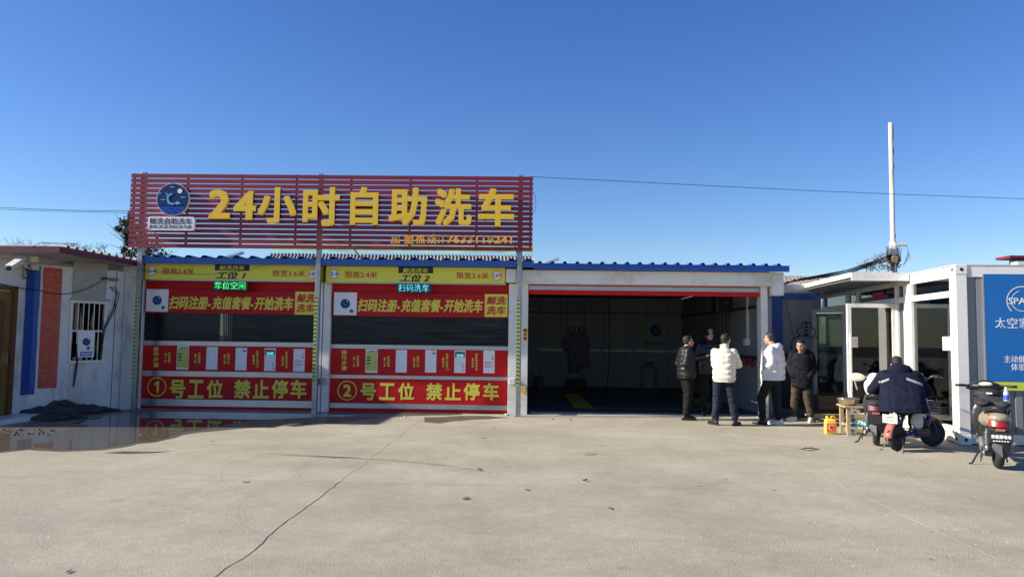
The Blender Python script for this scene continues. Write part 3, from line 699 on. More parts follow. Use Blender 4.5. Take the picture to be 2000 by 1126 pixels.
B2 = dict(cx=680, door_label='closed red roller door with number 2 in a yellow ring', dx=(78, 1272), bands=(215, 437, 627, 654, 830, 853, 1018, 1050, 1074),
    num=(200, 928, 65), sy=(878, 992), slogan=[('号', 288, 392), ('工', 413, 519), ('位', 540, 645), ('禁', 727, 833), ('止', 850, 957), ('停', 975, 1082), ('车', 1104, 1208)],
    v0=(162, 198, 657, 798, .02), vs=[(238, 693, 695, 768), (442, 695, 697, 770), (638, 697, 698, 772), (832, 697, 680, 797), (1028, 700, 680, 797)],
    sheets=[(322, 402, 652, 810), (523, 597, 658, 808), (719, 793, 658, 808), (913, 987, 661, 810), (1106, 1181, 662, 812)],
    banner=(108, 280, 1270, 438), card=(110, 275, 262, 426), scan=[('扫码注册-', (268, 319, 550, 405)), ('充值套餐-', (556, 320, 838, 407)), ('开始洗车', (842, 322, 1106, 409))], sq=(1115, 287, 1268, 438),
    board=(55, 104, 1252, 212), r24=(112, 152), r36=(1195, 163), plate=(540, 105, 771, 148),
    btext=[('限高2.4米', (185, 135, 399, 180), 'red_print', .012, 0), ('限宽3.6米', (929, 143, 1141, 186), 'red_print', .012, 0), ('鲸洗洗车', (568, 113, 741, 144), 'yellow_board', .015, .25), ('工位 2', (547, 155, 748, 205), 'black_print', .03, .3)],
    led=(528, 209, 762, 280), led_text='扫码洗车', led_mat='led_cyan', scan_label='red strip banner with white card and yellow slogan over the door nearest the open bay',
    board_label='yellow header board reading bay 2 between two white posts', led_label='small black display with pale cyan characters under the right yellow board')
bay(1, 250, 490, 3.413, FY, 0, B1)
bay(2, 620, 490, 3.412, FY, 0, B2)

# ================================================================ slatted sign with its posts
SY = 15.0
sx0_, sx1_ = P(253.5, 410, SY).x, P(1040.5, 415, SY).x
sz1, sz0 = P(650, 340, SY).z, P(650, 486.5, SY).z
sign = thing('slatted_sign', 'large dark red slatted roof sign with yellow block characters and round blue logo', 'sign', ((sx0_ + sx1_) / 2, SY, 0))
NS = 15; ph = (sz1 - sz0) / NS
s0 = None
for k in range(NS):
    z = sz0 + k * ph
    if s0 is None: s0 = MB().box(sx0_, sx1_, SY, SY + .022, z, z + ph * .80).build('slat', 'red_slat', sign); base = WM[s0.name].copy()
    else:
        W = Matrix.Translation((0, rnd.uniform(-.003, .003), k * ph)) @ base; inst(s0, 'slat', W, sign)
for px in (260, 365, 471, 578, 685, 801, 931, 1036):
    a = P(px, 410, SY + .03); MB().box(a.x - .02, a.x + .02, SY + .024, SY + .06, sz0 + .01, sz1 - .01).build('back_rail', 'red_slat', sign)
posts = []
for px, pb, w in ((275, 796, .05), (623, 806, .05), (1015.5, 808, .05)):
    a = P(px, 490, SY + .1); m = MB().box(a.x - w, a.x + w, SY + .065, SY + .165, 0, sz1 + .03); o = m.build('post', 'galvanised', sign, bev=.006); posts.append((a.x, o))
    MB().box(a.x - w - .035, a.x + w + .035, SY + .04, SY + .19, 0, .012).build('foot_plate', 'galvanised', o)
for px in (688, 1005):                          # thin rear stays down to the roof
    a = P(px, 487, SY + .3); MB().obox((a.x, SY + .06, a.z + .1), (a.x + .1, SY + .9, zf + .05), .025, .025).build('stay', 'galvanised', sign)
# chevron strips
for i, (ax, po) in enumerate(posts):
    xa = ax - .052; xb = xa + .066 if i else xa + .055; za_ = 2.42 if i == 0 else 2.38; zb_ = .62
    y = SY + .0645
    st = sheet(xa, xb, zb_, za_, y, .003).build('warning_strip', 'chev_yellow', po)
    m = MB(); n = 22; h = (za_ - zb_) / n; cx = (xa + xb) / 2; w = (xb - xa) * .46
    for k in range(n):
        z = zb_ + h * (k + .25)
        m.add([(cx - w, y - .005, z), (cx, y - .005, z + h * .38), (cx + w, y - .005, z), (cx + w, y - .005, z + h * .34), (cx, y - .005, z + h * .74), (cx - w, y - .005, z + h * .34)], [(0, 1, 4, 5), (1, 2, 3, 4)])
    m.build('chevrons', 'black_print', po)['kind'] = 'stuff'
def zx2(q): return [240 + q[0] / 5, 320 + q[1] / 5, 240 + q[2] / 5, 320 + q[3] / 5]
def zx3(q): return [640 + q[0] * .21, 320 + q[1] * .21, 640 + q[2] * .21, 320 + q[3] * .21]
big = [('2', zx2((836, 250, 1048, 536))), ('4', zx2((1078, 262, 1298, 545))), ('小', zx2((1316, 226, 1692, 578))), ('时', [591, 365, 663, 441]),
       ('自', zx3((208, 213, 470, 568))), ('助', zx3((568, 218, 922, 570))), ('洗', zx3((995, 226, 1340, 572))), ('车', zx3((1400, 226, 1735, 582)))]
for ch, q in big:
    x0, x1, z0, z1 = rect(*q, SY - .1)
    o = text(ch, x0, x1, z0, z1, SY - .02, 'yellow_letter', sign, .034, .07, name='letter')
for ch, q in (('加', (588, 664, 672, 742)), ('盟', (710, 662, 803, 742)), ('热', (820, 656, 908, 742)), ('线', (925, 650, 1012, 742)), (':', (1025, 685, 1042, 738)), ('17633119241', (1062, 668, 1715, 738))):
    x0, x1, z0, z1 = rect(*zx3(q), SY - .03); text(ch, x0, x1, z0, z1, SY - .003, 'orange_letter', sign, .024, .025, name='small_letter')
c = P(337.5, 389, SY - .08); rr = 32.5 / F_PX * SY
disc(c.x, c.z, rr, SY - .01, .07, 48).build('logo_disc', 'white_paint', sign); logo(c.x, c.z, rr * 1.01, SY - .0805, sign)
x0, x1, z0, z1 = rect(*zx2((246, 516, 700, 648)), SY - .08)
MB().prism(rounded(x0, x1, z0, z1, .045), SY - .09, SY - .01).build('name_plaque', 'white_card', sign)
a = rect(*zx2((264, 528, 676, 590)), SY - .08); text('鲸洗自助洗车', *a, SY - .0905, 'navy_print', sign, .012)
a = rect(*zx2((256, 598, 672, 638)), SY - .08); text('JING XI ZI ZHU XI CHE', *a, SY - .0905, 'navy_print', sign, .014)
for q in range(3):                               # loose wires on the sign's back
    pts = [(P(640 + q * 110, 425, SY).x + t * .5, SY + .045, P(640, 425 + 10 * math.sin(t * 2 + q), SY).z - .05 * t) for t in [k * .3 for k in range(9)]]
    MB().tube(pts, .004, 5).build('sign_wire', 'cable', sign)
# ================================================================ left office building
K = G(52, 814); E_ = G(250, 798.5); ang = math.atan2(E_.y - K.y, E_.x - K.x); FL = frame(K, ang); LW = (E_ - K).length
K0 = G(-90, 834); FF = frame(K0, math.atan2(K.y - K0.y, K.x - K0.x)); LFw = (K - K0).length
ob = thing('office_building', 'low white panel office with maroon roof edge, barred window and brown door', 'building', tuple(K))
HW = 2.86
def lx(px, py=650): return L(FL, px, py).x
def lz(px, py): return L(FL, px, py).z
wx0, wx1 = lx(139), lx(201); wz0, wz1 = lz(170, 703), lz(170, 592)
m = MB(); m.box(0, wx0, 0, .1, 0, HW); m.box(wx1, LW + .5, 0, .1, 0, HW); m.box(wx0, wx1, 0, .1, 0, wz0); m.box(wx0, wx1, 0, .1, wz1, HW)
m.build('side_wall', 'dirty_white', ob, Mx=FL)
dx1 = L(FF, 24, 690).x; dx0 = dx1 - 1.05; dzt = L(FF, 28, 562).z
m = MB(); m.box(0, dx0, 0, .1, 0, HW); m.box(dx1, LFw - .02, 0, .1, 0, HW); m.box(dx0, dx1, 0, .1, dzt, HW); m.build('front_wall', 'dirty_white', ob, Mx=FF)
for px in (110, 139, 222, 238):
    x = lx(px); MB().box(x, x + .012, -.005, .001, .02, HW - .02).build('panel_joint', 'int_dark' if px == 222 else 'galvanised', ob, Mx=FL)
# brown door
d = MB(); d.box(dx0 + .06, dx1 - .06, .03, .07, .02, dzt - .06); dl = d.build('door', 'brown_door', ob, Mx=FF)
for q in ((.12, dzt * .5 + .05, .14), (.12, .18, .12)):
    pass
for z0, z1 in ((.2, .95), (1.1, dzt - .25)):
    MB().box(dx0 + .2, dx1 - .2, .018, .029, z0, z1).build('door_panel', 'brown_frame', dl, Mx=FF, bev=.01)
MB().box(dx1 - .15, dx1 - .12, -.02, .029, 1.0, 1.22).build('handle', 'steel', dl, Mx=FF)
m = MB(); m.box(dx0 - .03, dx0 + .055, -.03, .08, 0, dzt); m.box(dx1 - .055, dx1 + .03, -.03, .08, 0, dzt); m.box(dx0 - .03, dx1 + .03, -.03, .08, dzt - .055, dzt + .03); m.build('door_frame', 'brown_frame', ob, Mx=FF)
MB().box(dx0, dx1 + .3, -.5, -.03, 0, .09).build('door_step', 'white_paint', ob, Mx=FF)
# barred window
m = MB(); t = .05
m.box(wx0 - t, wx1 + t, -.03, .05, wz1, wz1 + t); m.box(wx0 - t, wx1 + t, -.05, .05, wz0 - t, wz0); m.box(wx0 - t, wx0, -.03, .05, wz0, wz1); m.box(wx1, wx1 + t, -.03, .05, wz0, wz1)
wf = m.build('window_frame', 'white_paint', ob, Mx=FL)
MB().box(wx0, wx1, .05, .056, wz0, wz1).build('pane', 'win_glass', wf, Mx=FL)
zm = lz(170, 646)
MB().box(wx0, wx1, -.03, -.01, zm - .015, zm + .015).build('cross_rail', 'white_post', wf, Mx=FL)
for k in range(1, 6):
    x = wx0 + (wx1 - wx0) * k / 6; MB().tube([(x, -.02, wz0), (x, -.02, wz1)], .009, 6).build('window_bar', 'white_post', wf, Mx=FL)
MB().box(wx0 + (wx1 - wx0) * .45, wx1 - .02, .12, .15, wz0, wz1).build('curtain', 'curtain_cloth', ob, Mx=FL)
m = MB(); m.box(wx0 - .1, wx1 + .1, .7, .75, .6, HW); m.box(wx0 - .15, wx0 - .1, .101, .75, .6, HW); m.box(wx1 + .1, wx1 + .15, .101, .75, .6, HW); m.box(wx0 - .1, wx1 + .1, .101, .7, HW - .1, HW); m.build('inner_wall', 'int_dark', ob, Mx=FL)  # dark box added close behind the window to keep the interior dark
# beige patch over the window, sill strip
MB().box(wx0 - .02, lx(203), -.012, 0, wz1 + t + .06, lz(170, 512)).build('patch_board', 'beige_board', ob, Mx=FL)
MB().box(wx0 - .05, wx1 + .1, -.05, -.002, wz1 + t + .002, wz1 + t + .05).build('weather_strip', 'beige_board', ob, Mx=FL)
# roof
ec = P(117, 481, 12.75); ee = P(284, 514, 15.5); zr = (ec.z + ee.z) / 2
poly = [(ec.x, 12.75), (ee.x, 15.5), (ee.x, 15.62), (-8.3, 15.7), (-8.3, 19), (-18, 19), (-18, 12.6)]
MB().prismz(poly, zr - .10, zr - .088).build('soffit', 'beige_board', ob)
MB().obox((ec.x, 12.75, zr - .045), (ee.x, 15.5, zr - .045), .02, .11).build('fascia', 'maroon', ob)
MB().obox((ec.x + .01, 12.74, zr - .045), (-18, 12.6, zr - .045), .02, .11).build('fascia', 'maroon', ob)
prof = []; y = 12.76; 
while y < 15.4:
    for u, v in ((0, 0), (.12, 0), (.15, .045), (.20, .045), (.23, 0)): prof.append((y + u, v))
    y += .245
m = MB(); n = len(prof); V = []
for (yy, h) in prof:
    f = (yy - 12.75) / (15.5 - 12.75); xe_ = ec.x + (ee.x - ec.x) * f + .03; V += [(xe_, yy, zr + .012 + h), (-9.5, yy, zr + .012 + h)]
m.add(V, [(2 * i, 2 * i + 2, 2 * i + 3, 2 * i + 1) for i in range(n - 1)])
V2 = [(x, y_, z - .012) for x, y_, z in V]; m.add(V2, [(2 * i, 2 * i + 1, 2 * i + 3, 2 * i + 2) for i in range(n - 1)])
m.add([V[0], V[1], V2[1], V2[0]], [(0, 1, 2, 3)])
for i in range(n - 1): m.add([V[2 * i], V[2 * i + 2], V2[2 * i + 2], V2[2 * i]], [(0, 1, 2, 3)])
m.build('roof_sheet', 'roof_sheet', ob)
MB().box(-18, -9.5, 12.7, 19, zr - .08, zr + .012).build('roof_deck', 'roof_sheet', ob)
# blue tarpaulin strip over the corner
zt0, zb0 = HW - .03, .42
def wavy(x0, x1, z0, z1, y, material, name, parent, Mx, amp=.012, nx=6, nz=24, seed=0, wx=.01):
    V = []; 
    for j in range(nz + 1):
        for i in range(nx + 1):
            x = x0 + (x1 - x0) * i / nx; z = z0 + (z1 - z0) * j / nz
            x += wx * noise.noise(Vector((z * 2, seed, i))) 
            V.append((x, y - .012 - amp * (1 + noise.noise(Vector((x * 5, z * 3, seed)))), z))
    F_ = [(j * (nx + 1) + i, j * (nx + 1) + i + 1, (j + 1) * (nx + 1) + i + 1, (j + 1) * (nx + 1) + i) for j in range(nz) for i in range(nx)]
    k = len(V); V += [(x, y + .0 - .006, z) for x, y_, z in V]
    F2 = [tuple(reversed([q + k for q in f])) for f in F_]
    rim = []
    for j in range(nz): rim += [(j * (nx + 1), (j + 1) * (nx + 1), (j + 1) * (nx + 1) + k, j * (nx + 1) + k), (j * (nx + 1) + nx, j * (nx + 1) + nx + k, (j + 1) * (nx + 1) + nx + k, (j + 1) * (nx + 1) + nx)]
    return MB().add(V, F_ + F2 + rim).build(name, material, parent, Mx=Mx, smooth=False)
ts = thing('tarpaulin_strip', 'long bright blue tarpaulin strip hanging over the corner of the white office', 'tarpaulin', tuple(K))
wavy(LFw - .20, LFw + .012, zb0, zt0, -.002, 'blue_tarp', 'front_sheet', ts, FF, seed=1)
wavy(-.012, lx(72), zb0, zt0, -.002, 'blue_tarp', 'side_sheet', ts, FL, seed=2)
# red banner
bx0, bx1 = lx(79, 640), lx(115.5, 640); bz0, bz1 = lz(95, 757), lz(100, 523)
rb = thing('wall_banner', 'faded red vertical banner with two columns of gold characters beside the barred window', 'banner', tuple(FL @ Vector(((bx0 + bx1) / 2, 0, bz0))))
wavy(bx0, bx1, bz0, bz1, -.001, 'faded_red', 'cloth', rb, FL, amp=.004, seed=5, wx=.006)
hh = (bz1 - bz0 - .12) / 7; wc = (bx1 - bx0)
for cxx, s_ in ((.73, '工位可自动升起'), (.28, '扫描门上二维码')):
    for k, ch in enumerate(s_):
        zc = bz1 - .09 - hh * k; xx = bx0 + wc * cxx; dz = hh * .80
        a, b = (zc - dz, zc)
        if ch == '二': a, b = zc - dz * .8, zc - dz * .2
        text(ch, xx - wc * .19, xx + wc * .19, a, b, -.026, 'faded_gold', rb, .005, Mx=FL)
# poster in the window
px0, px1 = lx(149, 680), lx(182, 680); pz0, pz1 = lz(165, 697), lz(165, 645)
wp = thing('window_poster', 'white poster with round blue logo hanging on the window bars', 'poster', tuple(FL @ Vector(((px0 + px1) / 2, -.04, pz0))))
sheet(px0, px1, pz0, pz1, -.034, .004).build('sheet', 'white_card', wp, Mx=FL)
c0 = ((px0 + px1) / 2, pz0 + (pz1 - pz0) * .58); disc(*c0, .085, -.0385, .003).build('logo_ring', 'white_plastic', wp, Mx=FL); logo(*c0, .075, -.042, wp, Mx=FL)
disc(px1 - .12, pz0 + .18, .035, -.0385, .003, 20).build('green_dot', 'teal_plate', wp, Mx=FL)
sheet(px0 + .06, px1 - .04, pz0 + .02, pz0 + .11, -.0385, .003).build('blue_band', 'banner_blue', wp, Mx=FL)
text('鲸洗自助洗车', px0 + .08, px1 - .06, pz0 + .035, pz0 + .095, -.042, 'white_card', wp, .01, Mx=FL)
# lamp, hoses, cables on the wall
a = L(FL, 198, 545); b = L(FL, 212, 547)
lp = thing('wall_lamp', 'small grey flood lamp on an arm above the barred window', 'lamp', tuple(FL @ a))
MB().tube([(a.x, 0, a.z), (a.x, -.10, a.z + .02), (a.x + .04, -.16, a.z + .01)], .018, 8).build('arm', 'dark_metal', lp, Mx=FL)
MB().ell((a.x + .14, -.18, a.z), (.12, .07, .035)).build('lamp_head', 'galvanised', lp, Mx=FL, smooth=True)
p0 = L(FF, -20, 549); pts = [FF @ Vector((p0.x, -.02, p0.z))]
e1 = L(FL, 195, 549)
q0 = FL @ Vector((0.05, -.05, L(FL, 70, 566).z)); q1 = FL @ Vector((e1.x, -.05, e1.z))
pts = [FF @ Vector((p0.x, -.03, p0.z)), FF @ Vector((LFw * .7, -.03, p0.z - .07)), q0] + [q0.lerp(q1, t) + Vector((0, 0, -.16 * 4 * t * (1 - t))) for t in (.2, .4, .6, .8, 1)]
tag(MB().tube(pts, .007, 6).build('lamp_cable', 'cable', None), 'thin grey cable sagging across the white office wall to the lamp', 'cable')
h0 = L(FL, 214, 560); hpts = [(h0.x, -.04, h0.z), (h0.x + .12, -.07, h0.z - .12), (h0.x + .07, -.06, h0.z - .45), (lx(200, 640), -.06, lz(200, 640)), (lx(191, 690), -.06, lz(191, 690))]
t = thing('wall_hose', 'pair of black hoses hanging down the wall right of the barred window', 'hose', tuple(FL @ Vector((h0.x, 0, h0.z))))
MB().tube(hpts, .012, 8).build('hose', 'black_rubber', t, Mx=FL, smooth=True)
MB().tube([(x + .05 * (1 - i * .2), y - .02, z + (.02 if i == 0 else 0)) for i, (x, y, z) in enumerate(hpts)], .009, 8).build('hose', 'black_rubber', t, Mx=FL, smooth=True)
r0 = L(FL, 146, 700); tag(MB().tube([FL @ Vector((r0.x, -.03, r0.z + .3)), FL @ Vector((r0.x + .02, -.05, r0.z - .1)), FL @ Vector((r0.x - .02, -.04, r0.z - .55))], [.012, .022, .012], 7).build('hanging_rag', 'cloth_black', None, smooth=True), 'dark rag strip hanging below the left end of the barred window', 'rag')
# cctv camera
cc = thing('cctv_camera', 'white bullet security camera with coiled cable on the office corner', 'camera', tuple(K + Vector((0, 0, 2.4))))
a = FF @ L(FF, 60, 520, -.08); K = FF @ L(FF, 60, 560, -.0)
MB().box(a.x - .02, a.x + .10, K.y - .13, K.y - .03, P(60, 513, K.y).z, P(60, 499, K.y).z).build('junction_box', 'cam_white', cc, bev=.008)
MB().box(a.x - .02, a.x + .10, K.y - .13, K.y - .03, P(60, 528, K.y).z, P(60, 519, K.y).z).build('junction_box', 'cam_white', cc, bev=.008)
c1 = FF @ L(FF, 17, 522, -.55); c2 = FF @ L(FF, 43, 509, -.38)
dv = (c2 - c1); 
MB().obox(c1 + Vector((0, 0, .02)), c2 + Vector((0, 0, .06)), .13, .03).build('sun_hood', 'cam_white', cc, bev=.008)
MB().obox(c1 + dv * .08 - Vector((0, 0, .01)), c2 + Vector((0, 0, .015)), .10, .08).build('camera_body', 'cam_white', cc, bev=.02)
MB().tube([c1 + dv * .05 - Vector((0, 0, .012)), c1 - dv * .02 - Vector((0, 0, .02))], .042, 14).build('lens', 'black_plastic', cc)
MB().tube([c2 + Vector((0, 0, -.02)), FF @ L(FF, 52, 521, -.25), FF @ L(FF, 58, 524, -.05)], .02, 8).build('bracket', 'cam_white', cc)
m = MB()
for q in range(4):
    cx_, cz_ = P(42 + q * 5, 532 + (q % 2) * 4, K.y - .2).x, P(42 + q * 4, 531 + (q % 2) * 4, K.y - .2).z; rr = .085 + .02 * (q % 3)
    m.tube([(cx_ + rr * math.cos(k * .5), K.y - .2 - .02 * q + .01 * math.sin(k), cz_ + rr * .9 * math.sin(k * .5)) for k in range(14)], .006, 5)
m.build('coiled_cable', 'cable', cc)
m = MB().tube([P(62, 500, K.y - .1), P(66, 480, 12.6), P(78, 474, 12.9), P(150, 476, 13.4)], .006, 5); m.build('lead_cable', 'cable', cc)
# folded dark covers on the ground
def heap(l, label, seed, group=None, material='cover_grey', name='folded_cover', fold=.035):
    m = MB(); q = random.Random(seed)
    for (px, py, rx, ry, rz, a) in l:
        c = G(px, py); m.ell((c.x, c.y, rz * .75), (rx, ry, rz), rot=Matrix.Rotation(a, 3, 'Z'))
        if True: m.ell((c.x, c.y, rz * .35), (rx * 1.05, ry * 1.05, rz * .35), rot=Matrix.Rotation(a, 3, 'Z'))
    def fn(p, n): return fold * (.5 - 2.6 * abs(noise.noise(Vector((p.x * 1.6 + p.y * 1.2 + seed, p.y * 4 + p.x * 1.5, p.z * 7))))) + .016 * noise.noise(Vector((p.x * 6, p.y * 12, p.z * 22)))
    o = remeshed(m, name, material, None, .016, 2, fn=fn)
    zmin = min(v.co.z for v in o.data.vertices); 
    for v in o.data.vertices: v.co.z = max((v.co.z - .02) * .74, .004)
    return tag(o, label, 'cover', group)
heap([(84, 820, .42, .16, .10, .25), (92, 814, .48, .22, .17, .35), (118, 809, .42, .30, .23, .15), (104, 803, .34, .22, .27, .3), (132, 816, .38, .14, .09, -.1), (66, 819, .22, .13, .08, .3)], 'big heap of folded dark grey covers lying against the office wall', 3)
heap([(158, 805, .44, .22, .14, .1), (165, 800, .40, .22, .19, .0), (190, 802, .52, .18, .09, -.05), (196, 798, .42, .18, .12, .0), (224, 797, .36, .12, .06, 0)], 'long low roll of dark grey covers trailing towards the red door', 9)
m = MB(); q = random.Random(4)
for k in range(70):
    c = G(q.triangular(-10, 110, 30), q.triangular(836, 852, 841)); s = q.uniform(.006, .035); m.ell((c.x, c.y, s * .4), (s, s * .8, s * .5), 6, 4)
o = tag(m.build('dirt_clods', 'gravel_dark', None, smooth=True), 'dark damp dirt clods along the water edge', 'dirt', kind='stuff')

# ================================================================ glass container pavilion
C0 = G(1875, 868); zt = P(1869, 516, C0.y).z
T1 = G(1778, 533.5, zt); g = Vector((T1.x - C0.x, T1.y - C0.y, 0)).normalized(); g = Vector((.06, 1, 0)).normalized() if g.x < .0 else g
angC = math.atan2(-g.x, g.y); FC = frame(C0, angC); FG = FC @ Matrix.Rotation(R(-90), 4, 'Z')
print('container', C0, zt, g, math.degrees(angC))
pv = thing('glass_pavilion', 'white steel container pavilion with glass front, open doors and blue side wall', 'building', tuple(C0))
CL, CW, CH = 6.0, 4.2, zt
def gx(px, py): return L(FG, px, py).x
def gz(px, py): return L(FG, px, py).z
# frame: corner post, beams (local FC: x along blue wall, y along the glass front)
MB().box(-.0, .17, -.0, .17, .16, CH - .16).build('corner_post', 'white_post', pv, Mx=FC, bev=.006)
for z in (0, CH - .16):
    o = MB().box(-.006, .18, -.006, .18, z, z + .16).build('corner_casting', 'white_post', pv, Mx=FC, bev=.01)
    MB().lathe([(.028, 0), (.028, -.003)], 14, (.09, -.0065, z + .08), 'y').build('casting_hole', 'black_print', o, Mx=FC); MB().lathe([(.028, 0), (.028, -.003)], 14, (-.0065, .09, z + .08), 'x').build('casting_hole', 'black_print', o, Mx=FC)
MB().box(.02, .16, .18, CL, CH - .20, CH - .012).build('top_beam', 'white_post', pv, Mx=FC, bev=.004)
MB().box(.18, CW, .01, .15, CH - .20, CH - .012).build('top_beam', 'white_post', pv, Mx=FC, bev=.004)
MB().box(.02, .16, .18, CL, .02, .17).build('bottom_beam', 'white_post', pv, Mx=FC)
MB().box(.18, CW, .01, .15, .02, .17).build('bottom_beam', 'white_post', pv, Mx=FC)
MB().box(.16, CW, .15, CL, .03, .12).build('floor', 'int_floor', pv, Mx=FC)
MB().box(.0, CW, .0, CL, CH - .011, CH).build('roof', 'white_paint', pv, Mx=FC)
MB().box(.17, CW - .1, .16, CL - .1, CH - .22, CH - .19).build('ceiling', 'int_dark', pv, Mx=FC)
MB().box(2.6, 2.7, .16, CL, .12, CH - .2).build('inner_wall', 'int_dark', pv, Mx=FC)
MB().box(.1, CW, CL - .1, CL, .1, CH - .2).build('rear_wall', 'steel_panel', pv, Mx=FC)
# blue side wall: corrugated panel below the banner
wx = L(FC, 1912, 700).x
MB().box(.17, CW, .05, .09, .17, CH - .2).build('side_wall', 'steel_panel', pv, Mx=FC)
m = MB(); k = .32
while k < CW: m.box(k, k + .10, .025, .0495, .17, CH - .21); k += .18
m.build('wall_ribs', 'steel_panel', pv, Mx=FC)
o = tag(pv.children[-1], None, None)
# posts and mullions of the glass front
def mull(p0, p1, z0, z1, name='mullion', y0=-.02, y1=.06): return MB().box(gx(p0, 620), gx(p1, 620), y0, y1, z0, z1).build(name, 'white_post', pv, Mx=FG, bev=.003)
ztr1 = gz(1815, 542); ztr0 = gz(1815, 573.5); zl1 = gz(1815, 585)
print('transom', ztr0, ztr1, zl1)
zA, zB, zC = CH - .2, 2.33, 2.21                  # transom top, transom foot, door head
zB, zC = ztr0, zl1
def pane(a, b, z0, z1, y=.02, parent=pv, nm='pane', mt='glass'): return MB().box(gx(a, 620), gx(b, 620), y, y + .008, z0, z1).build(nm, mt, parent, Mx=FG)
mull(1858, 1863.5, .17, zA)
mull(1768, 1783, .17, zA, y0=-.03)
mull(1750, 1755, zC, zA); mull(1674, 1678, zC, zA); mull(1653.5, 1658, zC, zA)
mull(1606, 1612, .17, zA)
MB().box(gx(1606, 620), gx(1858, 620), -.025, .055, zC, zB).build('transom_rail', 'white_post', pv, Mx=FG)
MB().box(gx(1783.5, 620), gx(1858, 620), -.02, .05, .17, .27).build('sill_rail', 'white_post', pv, Mx=FG)
for a, b in ((1783, 1858), (1755, 1768), (1678, 1750), (1658, 1674), (1612, 1653.5)): pane(a, b, zB, zA, nm='transom_pane')
pane(1783, 1858, .27, zC); pane(1755, 1768, .17, zC); mull(1750, 1755, .17, zC - .001)
pane(1612, 1655, .17, zC)
mull(1653.5, 1657, .17, zC - .001)
# door leaf's reflection in the fixed pane, built as a teal frame behind it
m = MB(); xa, xb = gx(1788, 700), gx(1830, 700)
m.box(xa, xa + .03, .3, .34, .2, 2.1); m.box(xb - .07, xb, .3, .34, .2, 2.1); m.box(xa, xb, .3, .34, 2.1, 2.17); m.box(xa, xb, .3, .34, .2, .28); m.build('reflected_leaf_frame', 'teal_plate', pv, Mx=FG)
MB().box(xb + .03, xb + .07, .26, .29, .5, 1.75).build('reflected_leaf_handle', 'white_post', pv, Mx=FG)
# door leaves, opened square to the front
def leaf(y, x0, tilt, label, zb=.16, zt_=None, w=.9, gm='door_glass'):
    zt_ = zt_ or zC - .01
    Fh = FC @ Matrix.Translation((x0, y, 0)) @ Matrix.Rotation(tilt, 4, 'Z')
    lf = MB(); s = .075
    lf.box(-w, -w + s, -.03, .03, zb, zt_); lf.box(-s, 0, -.03, .03, zb, zt_); lf.box(-w + s, -s, -.03, .03, zt_ - s, zt_); lf.box(-w + s, -s, -.03, .03, zb, zb + s * 1.3)
    fr = lf.build('door_leaf', 'white_post', pv, Mx=Fh); fr['label'] = label
    MB().box(-w + s, -s, -.004, .004, zb + s * 1.3, zt_ - s).build('pane', gm, fr, Mx=Fh)
    MB().box(-w + .02, -w + .05, -.085, -.06, .55, 1.75).build('pull_handle', 'white_post', fr, Mx=Fh, bev=.008)
    m = MB(); m.box(-w + .025, -w + .045, -.06, -.031, .62, .66); m.box(-w + .025, -w + .045, -.06, -.031, 1.62, 1.66); m.build('handle_mount', 'white_post', fr, Mx=Fh)
    return fr
yh = -gx(1752, 700); yh2 = -gx(1656, 700)
print('hinges', yh, yh2)
leaf(yh - .03, -.02, R(2), 'near open glass door leaf facing the yard', w=L(FC, 1748, 700, yh).x - L(FC, 1651, 700, yh).x)
w2_ = -L(FC, 1593, 700, yh2).x
leaf(yh2 + .02, -.02, R(-9), 'far open glass door leaf mirroring the yard', w=min(w2_, 1.15), gm='mirror_glass')
# red paper, notice
a = P(1713, 586, (FG @ Vector((gx(1713, 586), 0, 0))).y)
rp = thing('red_paper', 'red paper square with dark character stuck on the glass above the doors', 'poster', tuple(a))
x0, x1 = gx(1702, 586), gx(1724, 586); z0, z1 = gz(1713, 601), gz(1713, 571)
sheet(x0, x1, z0, z1, -.0, .003).build('sheet', 'red_paper', rp, Mx=FG @ Matrix.Translation((0, .019, 0)))
text('福', x0 + .06, x1 - .06, z0 + .08, z1 - .06, .015, 'maroon', rp, .03, Mx=FG)
x0, x1 = gx(1839, 670), gx(1857, 670); z0, z1 = gz(1848, 684), gz(1848, 657)
nt = thing('notice_sheet', 'white printed notice taped on the glass beside the corner post', 'notice', tuple(FG @ Vector((x0, 0, z0))))
sheet(x0, x1, z0, z1, .019, .003).build('sheet', 'white_card', nt, Mx=FG)
m = MB()
for k in range(7): m.box(x0 + .03, x1 - .03 - .05 * (k % 3), .014, .0158, z1 - .06 - k * .028, z1 - .052 - k * .028)
m.build('print', 'old_brick', nt, Mx=FG)
# canopy
yc0 = -gx(1775, 540)
cw = -L(FC, 1663, 540, yc0).x; zc1 = P(1720, 532, (FC @ Vector((-.5, yc0, 0))).y).z; zc0 = P(1720, 548, (FC @ Vector((-.5, yc0, 0))).y).z
print('canopy', yc0, cw, zc0, zc1)
MB().box(-cw, -.0, yc0, CL + .6, zc1 - .03, zc1).build('canopy', 'white_post', pv, Mx=FC)
cn = pv.children[-1] if False else None
MB().box(-cw, 0, yc0 - .02, yc0 + .02, zc0, zc1 - .002).build('canopy_fascia', 'white_post', pv, Mx=FC)
MB().box(-cw - .02, -cw + .01, yc0, CL + .6, zc0 + .06, zc1 - .002).build('canopy_fascia', 'white_post', pv, Mx=FC)
MB().box(-cw + .02, -.02, yc0 + .05, CL + .5, zc0 + .02, zc0 + .035).build('canopy_soffit', 'steel_panel', pv, Mx=FC)
# furniture inside, seen dimly
MB().box(1.1, 2.2, 1.0, 1.5, .12, .85).build('counter', 'rubble_brown', pv, Mx=FC, bev=.01)
MB().box(1.9, 2.5, 3.2, 4.4, .12, 1.9).build('cabinet', 'steel_panel', pv, Mx=FC, bev=.01)
